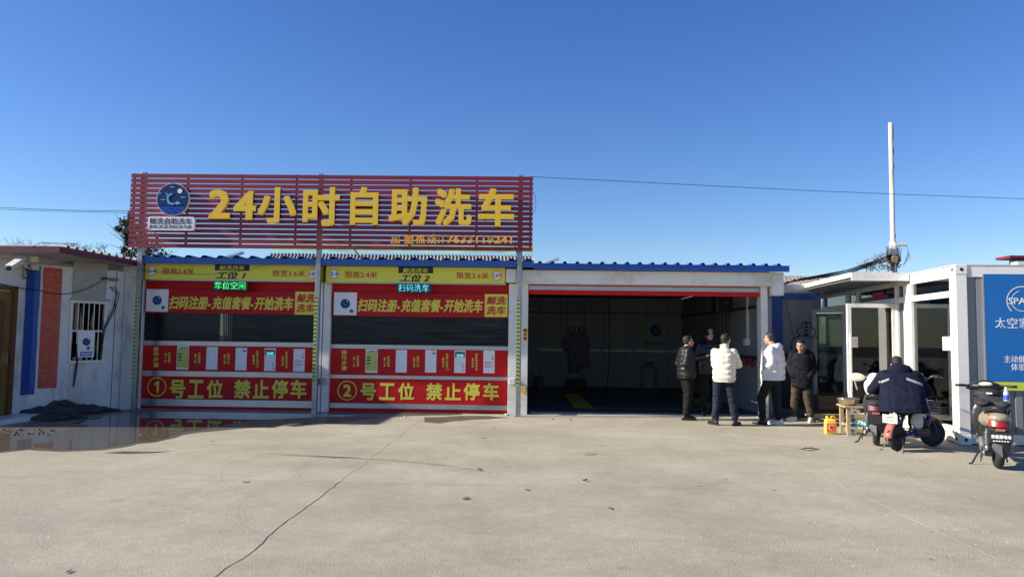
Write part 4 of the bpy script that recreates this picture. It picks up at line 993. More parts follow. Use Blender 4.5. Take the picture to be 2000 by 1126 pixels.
# blue banner on the side wall
bx = L(FC, 1925, 650, -.01).x; bzt = L(FC, 1960, 535, -.01).z; bzl = L(FC, 1960, 745, -.01).z; bzb = L(FC, 1975, 762, -.01).z
bb = thing('side_banner', 'large blue banner with white logo ring and lime stripe on the container wall', 'banner', tuple(FC @ Vector((2.2, 0, bzb))))
MB().box(bx, CW - .1, -.012, .024, bzl, bzt).build('blue_field', 'banner_blue', bb, Mx=FC)
MB().box(bx, CW - .1, -.011, .024, bzb, bzl - .001).build('lime_stripe', 'banner_lime', bb, Mx=FC)
MB().box(bx - .02, bx - .002, -.014, .024, bzb, bzt).build('edge_strip', 'aluminium', bb, Mx=FC)
def cr(a, b, c, d): return L(FC, a, (b + d) / 2, -.0125).x, L(FC, c, (b + d) / 2, -.0125).x, L(FC, (a + c) / 2, d, -.0125).z, L(FC, (a + c) / 2, b, -.0125).z
yy = -.0125
x0, x1, z0, z1 = cr(1970, 581, 2015, 594); text('SPACE', x0, x1 + .10, z0, z1, yy, 'white_card', bb, .004, Mx=FC)
cxx, czz = (x0 + x1) / 2 + .03, (z0 + z1) / 2
ringm(cxx, czz, .235, .014, yy, a0=R(75), a1=R(225), n=30).build('logo_ring', 'white_card', bb, Mx=FC)
ringm(cxx, czz, .165, .010, yy, a0=R(105), a1=R(300), n=30).build('logo_ring', 'white_card', bb, Mx=FC)
ringm(cxx, czz, .235, .014, yy, a0=R(0), a1=R(68), n=16).build('logo_ring', 'white_card', bb, Mx=FC)
disc(cxx + .235 * math.cos(R(72)), czz + .235 * math.sin(R(72)), .018, yy, .003, 14).build('logo_dot', 'white_card', bb, Mx=FC)
x0, x1, z0, z1 = cr(1944, 620, 1964, 640); w = x1 - x0
for k, ch in enumerate('太空家居'): text(ch, x0 + k * w * 1.17, x0 + k * w * 1.17 + w, z0, z1, yy, 'white_card', bb, .0, Mx=FC)
x0, x1, z0, z1 = cr(1961, 694, 1974, 707); w = x1 - x0
for k, ch in enumerate('主动健康'): text(ch, x0 + k * w * 1.1, x0 + k * w * 1.1 + w, z0, z1, yy, 'white_card', bb, -.004, Mx=FC)
x0, x1, z0, z1 = cr(1975, 709, 1989, 723); w = x1 - x0
for k, ch in enumerate('体验馆'): text(ch, x0 + k * w * 1.1, x0 + k * w * 1.1 + w, z0, z1, yy, 'white_card', bb, -.004, Mx=FC)
MB().box(L(FC, 1988, 510, 0).x, L(FC, 1988, 510, 0).x + .25, .0, .2, CH + .002, CH + .05).build('roof_rag', 'dirty_white', pv, Mx=FC)

# ================================================================ blue booth between the shed and the pavilion
BYY = 16.6
bt = thing('blue_booth', 'grey panel booth with blue steel frame between shed and glass pavilion', 'booth', (P(1550, 700, BYY).x, BYY, 0))
def bb_(a, b, c, d, y0, y1, nm, mt, bev=0): 
    x0, x1, z0, z1 = rect(a, b, c, d, y0); return MB().box(x0, x1, y0, y1, max(z0, .0), z1).build(nm, mt, bt, bev=bev)
bb_(1503, 572, 1516, 798, BYY - .12, BYY, 'corner_post', 'blue_frame'); bb_(1516, 572, 1529, 798, BYY - .06, BYY + .02, 'corner_post', 'blue_frame')
bb_(1529.5, 583, 1588, 798, BYY, BYY + .06, 'wall_panel', 'steel_panel'); bb_(1529.5, 573, 1600, 583.5, BYY - .06, BYY + .06, 'top_beam', 'blue_frame')
bb_(1529, 556, 1603, 572, BYY + .0, BYY + .3, 'roof_edge', 'galvanised')
for px in (1552, 1575): x = P(px, 700, BYY).x; MB().box(x, x + .008, BYY - .004, BYY, .1, P(px, 584, BYY).z).build('panel_joint', 'galvanised', bt)
bb_(1529.5, 690, 1587, 798, BYY - .10, BYY - .02, 'base_panel', 'int_dark')
# bent wire rack on the booth
m = MB(); cy = BYY - .25
def P3(px, py): q = P(px, py, cy); return (q.x, q.y, q.z)
for pts in ([(1546, 700), (1546, 668), (1552, 659), (1562, 656), (1575, 656), (1590, 659), (1597, 657)], [(1562, 655), (1557, 648), (1558, 640), (1566, 640), (1566, 632), (1570, 628), (1576, 629)], [(1590, 655), (1594, 647), (1590, 641), (1583, 641), (1586, 633), (1582, 629), (1576, 629)]):
    m.tube([P3(*q) for q in pts], .012, 7)
rk = thing('wire_rack', 'bent dark wire rack in the shape of a stacked figure on the booth wall', 'rack', tuple(P(1575, 700, cy)))
m.build('bent_wire', 'cable', rk, smooth=True)
for k in range(4):
    q = P(1575, 630 + k * 7.5, cy); MB().lathe([(.015, -.03), (.04, -.03), (.04, .02), (.015, .02)], 12, (q.x, q.y, q.z)).build('ring', 'dark_metal', rk, smooth=True)
q = P(1560, 700, cy); MB().obox((P(1546, 700, cy).x, cy, q.z), (P(1546, 700, cy).x, cy, 0), .02, .02).build('rack_leg', 'cable', rk)
tag(MB().tube([P(1534, 586, BYY - .05), P(1546, 640, BYY - .06), P(1550, 660, BYY - .05)], .006, 5).build('booth_cable', 'cable', None), 'thin dark cable running down the grey booth panel', 'cable')
# cardboard carton at the foot of the far leaf
a = G(1628, 808); cb = thing('cardboard_carton', 'brown cardboard carton with faint red print under the far glass door', 'carton', tuple(a))
LOCAL[0] = False
FCB = frame(a, R(-3)); MB().box(-.34, .30, -.1, .28, 0, .40).build('carton_body', 'cardboard', cb, Mx=FCB, bev=.004)
MB().box(-.34, .30, -.104, -.1, .03, .12).build('green_band', 'leaf_light', cb, Mx=FCB); text('农家', -.28, -.10, .18, .30, -.101, 'old_brick', cb, .01, Mx=FCB)
# low timber step by the doors
st = thing('timber_step', 'low weathered timber step in front of the glass doors', 'step', tuple(G(1625, 822)))
p = G(1612, 823); 
for k in range(3): MB().box(p.x - .25, p.x + 1.35, p.y - .05 + k * .16, p.y + .09 + k * .16, .08, .115).build('plank', 'wood', st, bev=.003)
for x in (-.15, .55, 1.25): MB().box(p.x + x, p.x + x + .06, p.y - .04, p.y + .40, 0, .079).build('bearer', 'wood', st)

# ================================================================ inside bay 3
ap = thing('apron_rack', 'wall rack with four dark aprons hanging in the open bay', 'rack', (P(1130, 640, 19).x, 19, 0))
x0, x1 = P(1106, 640, 19).x, P(1144, 640, 19).x; zr_ = P(1125, 637, 19).z
MB().box(x0, x1, 19.02, 19.05, zr_ - .015, zr_ + .015).build('rail', 'dark_metal', ap)
MB().tube([(x0 + .02, 19.04, zr_), (x0 + .02, 19.04, ZR - .12)], .008, 6).build('hanger_rod', 'dark_metal', ap); MB().tube([(x1 - .02, 19.04, zr_), (x1 - .02, 19.04, ZR - .12)], .008, 6).build('hanger_rod', 'dark_metal', ap)
for k in range(4):
    xc = x0 + .06 + k * .135; a_ = thing('apron', ['leftmost dark apron on the rack, shorter than the rest', 'second dark apron from the left on the rack', 'third dark apron from the left on the rack', 'rightmost dark apron on the rack'][k], 'apron', (xc, 19, zr_ - 1.1), group='dark aprons on the rack')
    m = MB(); rings = []; ln = (.62, 1.16, 1.05, 1.05)[k]
    for j in range(9):
        f = j / 8; w = .02 + .13 * min(1, f * 2.2) ; rings.append([(xc + (w * math.cos(t)) * (1 + .12 * math.sin(3 * t + j)), 19 + .045 * math.sin(t) * (.4 + f) - .01, zr_ - .01 - f * ln - .03 * math.cos(2 * t + k)) for t in [i * math.pi / 6 for i in range(12)]])
    m.loft(rings).build('cloth', 'cloth_black', a_, smooth=True)
def simple(nm, label, cat, mb, mt, **k): return tag(mb.build(nm, mt, None, **k), label, cat)
simple('air_hose', 'black hose hanging from the ceiling in the open bay', 'hose', MB().tube([P(1189, 572, 20), P(1190, 640, 20), P(1191, 700, 20), P(1188, 728, 20), (P(1183, 745, 20).x, 20, .05)], .015, 8), 'black_rubber', smooth=True)
c = G(1053, 757); simple('orange_bucket', 'dull orange bucket at the left rear of the open bay', 'bucket', MB().lathe([(.10, 0.013), (.15, .36), (.16, .37), (.145, .36), (.10, .03)], 20, (c.x, c.y, 0)), 'rubble_brown')
c = G(1125, 757); simple('tool_box', 'dark low box against the rear wall of the open bay', 'box', MB().box(c.x - .3, c.x + .3, c.y - .3, c.y + .1, .013, .30), 'int_dark', bev=.01)
s_ = thing('bar_stool', 'dark metal frame stool near the rear wall of the open bay', 'stool', (P(1267, 740, 21.5).x, 21.5, .013)); c = P(1267, 740, 21.5)
MB().box(c.x - .22, c.x + .22, 21.3, 21.7, .78, .82).build('seat', 'dark_metal', s_); MB().box(c.x - .12, c.x + .12, 21.35, 21.5, .82, .95).build('seat_box', 'dark_metal', s_)
for sx in (-1, 1):
    for sy in (-1, 1): MB().box(c.x + sx * .2 - .015, c.x + sx * .2 + .015, 21.5 + sy * .18 - .015, 21.5 + sy * .18 + .015, .013, .78).build('leg', 'dark_metal', s_)
wq = P(1418, 590, 18.5); mu = thing('wash_unit', 'dark wall-mounted pump unit high up in the open bay', 'machine', tuple(wq))
MB().box(wq.x - .3, XR + .02, 18.3, 18.8, wq.z - .25, wq.z + .25).build('unit_case', 'black_plastic', mu, bev=.05); m = MB(); m.box(wq.x - .05, wq.x + .02, 18.294, 18.3, wq.z - .02, wq.z + .0); m.box(wq.x + .1, wq.x + .17, 18.294, 18.3, wq.z - .02, wq.z + .0); m.build('status_lamp', 'aluminium', mu)
for k in range(5): simple('supply_hose', ['leftmost', 'second', 'middle', 'fourth', 'rightmost'][k] + ' of five thin black hoses running down below the pump unit', 'hose', MB().tube([(wq.x - .25 + k * .09, 18.6, wq.z - .2), (wq.x - .27 + k * .1, 18.6, 1.3), (wq.x - .2 + k * .08, 18.62, .3)], .014, 6), 'black_rubber')['group'] = 'hoses below the pump unit'
ct = thing('electric_conduit', 'pale conduit with switch box on the right inner wall', 'conduit', (XR, 17.1, 1.5)); 
MB().box(XR - .03, XR + .02, 17.0, 17.05, 1.62, 2.75).build('pipe', 'white_post', ct); MB().box(XR - .09, XR + .02, 16.92, 17.12, 1.48, 1.64).build('switch_box', 'white_post', ct, bev=.01)
MB().box(XR, XR + .021, 15.8, BY, 2.30, 2.37).build('wall_rail', 'int_dark', bld); MB().box(XR, XR + .021, 15.8, BY, 1.17, 1.25).build('hose_rail', 'int_dark', bld)
for k in range(3):
    yb_ = 16.6 + k * .45; pts = [(XR - .03 - .02 * math.sin(t), yb_ + .09 * math.sin(t * 1.3), 1.17 - .025 * t) for t in [i * .45 for i in range(14)]]
    simple('red_air_coil', ['nearest red coiled air hose on the right inner wall', 'middle red coiled air hose on the right inner wall', 'deepest red coiled air hose on the right inner wall'][k], 'hose', MB().tube(pts, .028, 8), 'red_hose', smooth=True)['group'] = 'red coiled hoses'
em = P(1281, 645, BY - .02); et = thing('wall_emblem', 'round blue emblem on a pale square on the rear wall of the open bay', 'poster', tuple(em))
sheet(em.x - .5, em.x + .5, em.z - .6, em.z + .5, BY - .0015, .003).build('sheet', 'int_panel', et); logo(em.x, em.z, .2, BY - .005, et); text('鲸洗自助洗车', em.x - .35, em.x + .35, em.z - .48, em.z - .36, BY - .005, 'navy_print', et, .01)
# hazard sticker and curb guard
x0, x1, z0, z1 = rect(1021.5, 640, 1030, 666, 15.458)
hs = thing('hazard_sticker', 'small yellow hazard sticker on the white jamb of the open bay', 'sticker', ((x0 + x1) / 2, 15.45, z0))
sheet(x0, x1, z0, z1, 15.4595, .003).build('sheet', 'can_yellow', hs); MB().box(x0 + .01, x1 - .01, 15.453, 15.456, z1 - .07, z1 - .03).build('print', 'black_print', hs); m = MB(); m.prism([((x0 + x1) / 2, z1 - .09), (x1 - .02, z1 - .15), (x0 + .02, z1 - .15)], 15.453, 15.456); m.build('print', 'black_print', hs)
disc((x0 + x1) / 2, z0 + .06, .03, 15.456, .003, 16).build('print', 'black_print', hs)
gq = G(1486, 824); simple('corner_guard', 'white bent pipe guard at the right foot of the open bay', 'guard', MB().tube([(gq.x + .02, gq.y + .04, 0), (gq.x + .02, gq.y + .04, .30), (gq.x, gq.y + .06, .36), (gq.x - .03, gq.y + .5, .37)], .016, 8), 'white_post', smooth=True)

# ================================================================ behind the shed
gr = thing('old_shed', 'old shed with corrugated eaves and pale green tarpaulin over its roof', 'building', (P(790, 500, 30).x, 30, 0))
ya, yb = 27, 31; xa, xb = P(522, 506, ya).x, P(1043, 506, ya).x; ze0 = P(780, 514, ya).z; ze1 = P(780, 497, ya + 1.6).z
m = MB(); nn = 150; V = []
for i in range(nn + 1):
    x = xa + (xb - xa) * i / nn; h = .035 * math.cos(i * math.pi); x2 = P(530 + 510 * i / nn, 500, ya + 1.6).x; V += [(x, ya, ze0 + h), (x2, ya + 1.6, ze1 + h)]
k = len(V); m.add(V, [(2 * i, 2 * i + 2, 2 * i + 3, 2 * i + 1) for i in range(nn)]); m.add([(x, y, z - .03) for x, y, z in V], [(2 * i, 2 * i + 1, 2 * i + 3, 2 * i + 2) for i in range(nn)])
m.build('roof_sheet', 'asbestos', gr)
ztt = P(780, 474, ya + 3).z; V = []; nx = 50
for j in range(7):
    f = j / 6
    for i in range(nx + 1):
        x = P(533 + 508 * i / nx, 490, ya + 1.5 + 1.5 * f).x; e = .12 * noise.noise(Vector((x * .8, 0, 3))) if j == 0 else 0
        V.append((x, ya + 1.45 + e + 1.5 * f, ze1 + .03 + (ztt - ze1) * f + .09 * noise.noise(Vector((x * 1.1, f * 3, 1))) + (.06 if j else .04)))
m = MB().add(V, [(j * (nx + 1) + i, j * (nx + 1) + i + 1, (j + 1) * (nx + 1) + i + 1, (j + 1) * (nx + 1) + i) for j in range(6) for i in range(nx)]).build('tarpaulin', 'green_tarp', gr, smooth=True)
MB().box(xa + .2, xb - .4, ya + .4, ya + 3, 0, ze0 - .05).build('wall', 'old_brick', gr)
# tiled roof behind the booth
tr = thing('tiled_house', 'old house with weathered tile roof behind the booth', 'building', (P(1600, 560, 24).x, 26, 0)); ya = 23
xa, xb = P(1505, 556, ya).x, P(1700, 556, ya).x; z0 = P(1570, 562, ya).z; z1 = P(1570, 544, ya + 2.2).z
MB().box(xa + .3, xb, ya + .3, ya + 4, 0, z0 - .05).build('wall', 'old_brick', tr)
src = None; rows, colm = 5, 24
for j in range(rows):
    for i in range(colm):
        x = xa + (xb - xa) * i / colm; f0, f1 = j / rows, (j + 1.15) / rows; w = (xb - xa) / colm
        if src is None:
            mm = MB(); 
            prof_ = [(u / 5 * w, .05 * math.sin(u / 5 * math.pi)) for u in range(6)]
            dy = (f1 - f0) * 2.2; dz = (f1 - f0) * (z1 - z0)
            mm.loft([[(a, 0, b + .02) for a, b in prof_] + [(a, 0, b) for a, b in reversed(prof_)], [(a, dy, b + dz) for a, b in prof_] + [(a, dy, b + dz - .02) for a, b in reversed(prof_)]])
            src = mm.build('tile', 'asbestos', tr, Mx=Matrix.Translation((x, ya, z0))); w0 = WM[src.name].copy(); base0 = (x, f0)
        else:
            q = random.Random(i * 31 + j); W = Matrix.Translation((x - base0[0], f0 * 2.2, f0 * (z1 - z0) + q.uniform(0, .02) + j * .012)) @ w0; inst(src, 'tile', W, tr)
# far red roofed lookout at the right edge
fr = thing('roof_lookout', 'small rooftop cabin with red roof edge above the container', 'building', (P(1990, 508, 26).x, 26, 0))
x0, x1, z0, z1 = rect(1986, 507, 2060, 530, 26); MB().box(x0, x1, 26, 26.4, 0, z1).build('wall', 'steel_panel', fr); MB().box(x0 + .1, x1 - .4, 25.99, 26, z1 - .3, z1 - .05).build('window', 'glass', fr)
x0, x1, z0, z1 = rect(1973, 499, 2070, 504, 25.7); MB().box(x0, x1, 25.7, 26.5, z0, z1).build('roof', 'red_slat', fr)
# floodlight plates on the roofs
for px, py, w, lab in ((458, 497, .22, 'small white floodlight on the blue roof under the big sign'), (1078, 509, .18, 'small white floodlight on the blue roof right of the big sign')):
    a = P(px, py, 20); t = thing('roof_floodlight', lab, 'lamp', (a.x, 20, ZT))
    MB().obox((a.x - w, 20, a.z - .08), (a.x + w, 20, a.z + .06), .25, .05).build('lamp_head', 'white_plastic', t); MB().tube([(a.x, 20, ZR - .05), (a.x, 20, a.z)], .02, 6).build('stand', 'galvanised', t)

# ---- trees
def leaves(pts, size, n_, seed, material, name, parent):
    q = random.Random(seed); V = []; F_ = []
    for k in range(n_):
        c, r = pts[q.randrange(len(pts))]
        p = Vector(c) + Vector((q.gauss(0, 1), q.gauss(0, 1), q.gauss(0, 1))) * r * .5
        a = Vector((q.uniform(-1, 1), q.uniform(-1, 1), q.uniform(-1, 1))).normalized(); b = a.cross(Vector((q.uniform(-1, 1), q.uniform(-1, 1), q.uniform(-1, 1)))).normalized(); s = size * q.uniform(.5, 1.3)
        i = len(V); V += [p - a * s, p + b * s * .5, p + a * s, p - b * s * .5]; F_.append((i, i + 1, i + 2, i + 3))
    o = MB().add(V, F_).build(name, material, parent); o['kind'] = 'stuff'; return o
TY = 19.5
tr = thing('shaggy_tree', 'dark leafy creeper-covered tree behind the left end of the big sign', 'tree', (P(290, 500, TY).x, TY, 0))
c = P(292, 505, TY); MB().tube([(c.x, TY, 0), (c.x, TY, 2.5), (c.x - .1, TY, c.z + .3), (c.x - .3, TY, c.z + 1.0)], [.18, .15, .10, .04], 8).build('trunk', 'bark', tr, smooth=True)
q = random.Random(5); cl = []
for px, py, r in ((295, 492, .34), (280, 498, .34), (308, 497, .32), (262, 490, .22), (251, 474, .10), (247, 455, .12), (249, 438, .12), (256, 424, .12), (250, 464, .10), (300, 478, .28), (318, 505, .16), (240, 434, .08), (234, 448, .07), (228, 446, .05), (242, 488, .09), (250, 498, .12), (262, 446, .14), (262, 462, .12)):
    a = P(px, py, TY); cl.append((tuple(a), r))
leaves(cl, .045, 1700, 1, 'leaf', 'crown', tr); leaves(cl, .04, 900, 2, 'leaf_light', 'crown', tr)
m = MB()
for k in range(26):
    a, r = cl[q.randrange(len(cl))]; b = Vector(a) + Vector((q.uniform(-.5, .3), 0, q.uniform(-.3, .3))); m.tube([(c.x - .1, TY, c.z + q.uniform(-.2, .8)), (Vector((c.x, TY, c.z)) + b) / 2, b], [.02, .012, .004], 4)
m.build('branches', 'bark', tr)
# bare twigs far off on the left
tw = thing('bare_tree', 'row of thin bare treetops far behind the office roof', 'tree', (P(60, 478, 40).x, 40, 0)); m = MB(); q = random.Random(11)
MB().tube([(P(60, 600, 40).x, 40, 0), (P(60, 600, 40).x, 40, 5.5)], .12, 6).build('trunk', 'bark', tw)
for k in range(70):
    x = q.uniform(-30, 215); a = P(x, 492, 40); h = q.uniform(.2, .7) * (1.3 if x < 60 else .8); b = a + Vector((q.uniform(-.25, .25), q.uniform(-1, 1), h)); m.tube([a - Vector((0, 0, .8)), a, b], [.03, .02, .006], 4)
    for j in range(3): e = a.lerp(b, q.uniform(.2, .8)); m.tube([e, e + Vector((q.uniform(-.35, .35), 0, q.uniform(.1, .3)))], [.010, .004], 3)
m.build('branches', 'bark', tw)
# utility pole with its tangle of boxes and cable
PY_ = 22; a = P(1742.5, 400, PY_); top = P(1742, 240, PY_).z; fork = P(1743, 472, PY_).z
up = thing('utility_pole', 'tall slender white pole with rust patches and tangled boxes behind the pavilion', 'pole', (a.x, PY_, 0))
MB().lathe([(.11, 0), (.10, fork), (.068, fork + .02), (.062, top), (.0001, top)], 16, (a.x, PY_, 0)).build('pole', 'pole_concrete', up, smooth=True)
m = MB(); q = random.Random(8)
for z_, h_ in ((top - .3, .26), (top - .85, .16), (top - 1.3, .10), (top - 3.4, .06)): m.ell((a.x + .045, PY_ - .03, z_), (.028, .03, h_), 10, 7)
m.build('rust_sleeve', 'rubble_brown', up)['kind'] = 'stuff'
for (p0, p1, w, h, mt) in (((1746, 477), (1771, 477), .10, .09, 'cam_white'), ((1737, 482), (1750, 484), .12, .1, 'dirty_white'), ((1736, 492), (1752, 493), .2, .16, 'galvanised'), ((1740, 505), (1752, 508), .22, .22, 'rubble_brown'), ((1730, 512), (1742, 520), .10, .16, 'white_plastic'), ((1748, 500), (1754, 512), .12, .2, 'bark')):
    MB().obox(P(*p0, PY_ - .12), P(*p1, PY_ - .15), w, h).build('pole_box', mt, up, bev=.01)
m = MB()
for k in range(60):
    s_ = P(q.uniform(1732, 1758), q.uniform(478, 522), PY_ + q.uniform(-.25, .1)); e = P(q.uniform(1726, 1762), q.uniform(480, 528), PY_ + q.uniform(-.25, .1)); mid = (s_ + e) / 2 + Vector((q.uniform(-.1, .1), 0, -.12)); m.tube([s_, mid, e], .010, 4)
for k in range(5): s_ = P(1770, 478, PY_ - .1); m.tube([s_, P(1774 + k, 490 + k * 3, PY_), P(1770 - k * 2, 505 + k * 4, PY_)], .005, 4)
m.build('cable_tangle', 'cable', up)
vn = thing('dry_creeper', 'dry leafless creeper netting hanging left of the utility pole', 'plant', tuple(P(1715, 528, PY_))); m = MB()
for k in range(150):
    u = q.uniform(0, 1); x = 1742 - 62 * u; yb_ = 528 - 2 * u; yt = 484 + 40 * u; y_ = q.uniform(yt, yb_); s_ = P(x, y_, PY_ + q.uniform(-.2, .2)); e = s_ + Vector((q.uniform(-.22, .22), q.uniform(-.1, .1), q.uniform(-.2, .2))); m.tube([s_, (s_ + e) / 2 + Vector((q.uniform(-.05, .05), 0, .05)), e], .007, 4)
m.build('stems', 'bark', vn)
for k in range(4):
    p0, p1, mid = P(1742, 497 + k * 3.5, PY_), P(1560 - k * 8, 545 + k * 2, 19), P(1655, 527 + k * 2.5, 20.5)
    simple('overhead_cable', ['topmost', 'second', 'third', 'lowest'][k] + ' black cable of the bundle running from the utility pole to the shed', 'cable', MB().tube([p0, P(1700, 512 + k * 2, 21.3), mid, p1, P(1515, 562, 17.5)], .014, 6), 'cable')['group'] = 'cable bundle from the pole'
simple('overhead_wire', 'single thin wire crossing the sky from the sign to the right edge', 'wire', MB().tube([P(1036, 345, SY + .1), P(1200, 353, 15.5), P(1400, 363.5, 16), P(1600, 373, 16.6), P(1800, 381, 17.3), P(2050, 390, 18.5)], .006, 5), 'cable')
simple('overhead_wire', 'thin wire reaching the left edge of the sign from the left', 'wire', MB().tube([P(-60, 402, 19), P(60, 408, 19), P(160, 411, 19), P(262, 412, 19)], .008, 5), 'cable')
simple('overhead_wire', 'lower of the two thin wires left of the sign', 'wire', MB().tube([P(-60, 406, 19.2), P(60, 411, 19.2), P(160, 413.5, 19.2), P(262, 415.5, 19.2)], .006, 5), 'cable')
m = MB(); e = P(1040, 395, SY); m.tube([(e.x + .07 * math.sin(t), SY + .05, e.z + .23 * math.cos(t)) for t in [i * math.pi / 10 for i in range(11)]], .004, 5)
simple('loose_wire', 'small loop of loose wire at the right edge of the sign', 'wire', m, 'cable')
simple('eave_cable', 'thin dark cable strung across the yellow header of the number 1 bay', 'cable', MB().tube([(ec.x + .1, 13.0, zr - .12), P(285, 529, 15.2), P(400, 536, 15.2), P(480, 528, 15.1), P(550, 508, 15.05)], .004, 5), 'cable')
# ================================================================ people
def cap(mb, p0, p1, r0, r1, n=12, ys=1.):
    p0, p1 = Vector(p0), Vector(p1); d = (p1 - p0); Ln = d.length; d = d.normalized() if Ln > 1e-6 else Vector((0, 0, 1))
    x = d.cross(Vector((0, 1, 0)) if abs(d.y) < .9 else Vector((1, 0, 0))).normalized(); y = d.cross(x); rings = []
    prof = [(-r0 * math.cos(t), r0 * math.sin(t)) for t in (R(12), R(40), R(70))] + [(0, r0)] + [(Ln * .5, (r0 + r1) / 2), (Ln, r1)] + [(Ln + r1 * math.cos(t), r1 * math.sin(t)) for t in (R(70), R(40), R(12))]
    for h, r in prof: rings.append([p0 + d * h + x * (r * math.cos(2 * math.pi * k / n)) + y * (r * ys * math.sin(2 * math.pi * k / n)) for k in range(n)])
    mb.loft(rings)
def torso(mb, rings, n=20):
    rr = []
    for (x, y, z, rx, ry) in rings:
        rg = []
        for k in range(n):
            a = 2 * math.pi * k / n; c, s = math.cos(a), math.sin(a); rg.append((x + rx * math.copysign(abs(c) ** .8, c), y + ry * math.copysign(abs(s) ** .8, s), z))
        rr.append(rg)
    mb.loft(rr)
def hand(mb, wr, dr, side, curl=.5, s=1.):
    """palm with four unequal bent fingers and a thumb"""
    wr = Vector(wr); dr = Vector(dr).normalized(); sd_ = dr.cross(Vector((0, 0, 1)) if abs(dr.z) < .8 else Vector((0, -1, 0))).normalized(); nm = sd_.cross(dr)
    pc = wr + dr * .05 * s
    cap(mb, wr, pc + dr * .025 * s, .026 * s, .030 * s)
    for k, ln in enumerate((.068, .078, .073, .058)):
        o = sd_ * (k - 1.5) * .019 * s; a = pc + dr * .035 * s + o; b = a + (dr * math.cos(curl * .7) + nm * side * math.sin(curl * .7)) * ln * .55 * s; c = b + (dr * math.cos(curl * 1.8) + nm * side * math.sin(curl * 1.8)) * ln * .5 * s
        cap(mb, a - dr * .01, b, .0095 * s, .0088 * s, 8); cap(mb, b, c, .0088 * s, .0075 * s, 8)
    a = wr + dr * .02 * s - sd_ * .022 * s; b = a + dr * .035 * s - sd_ * .022 * s + nm * side * .01; cap(mb, a, b, .012 * s, .010 * s, 8); cap(mb, b, b + dr * .028 * s + nm * side * .008, .010 * s, .0085 * s, 8)

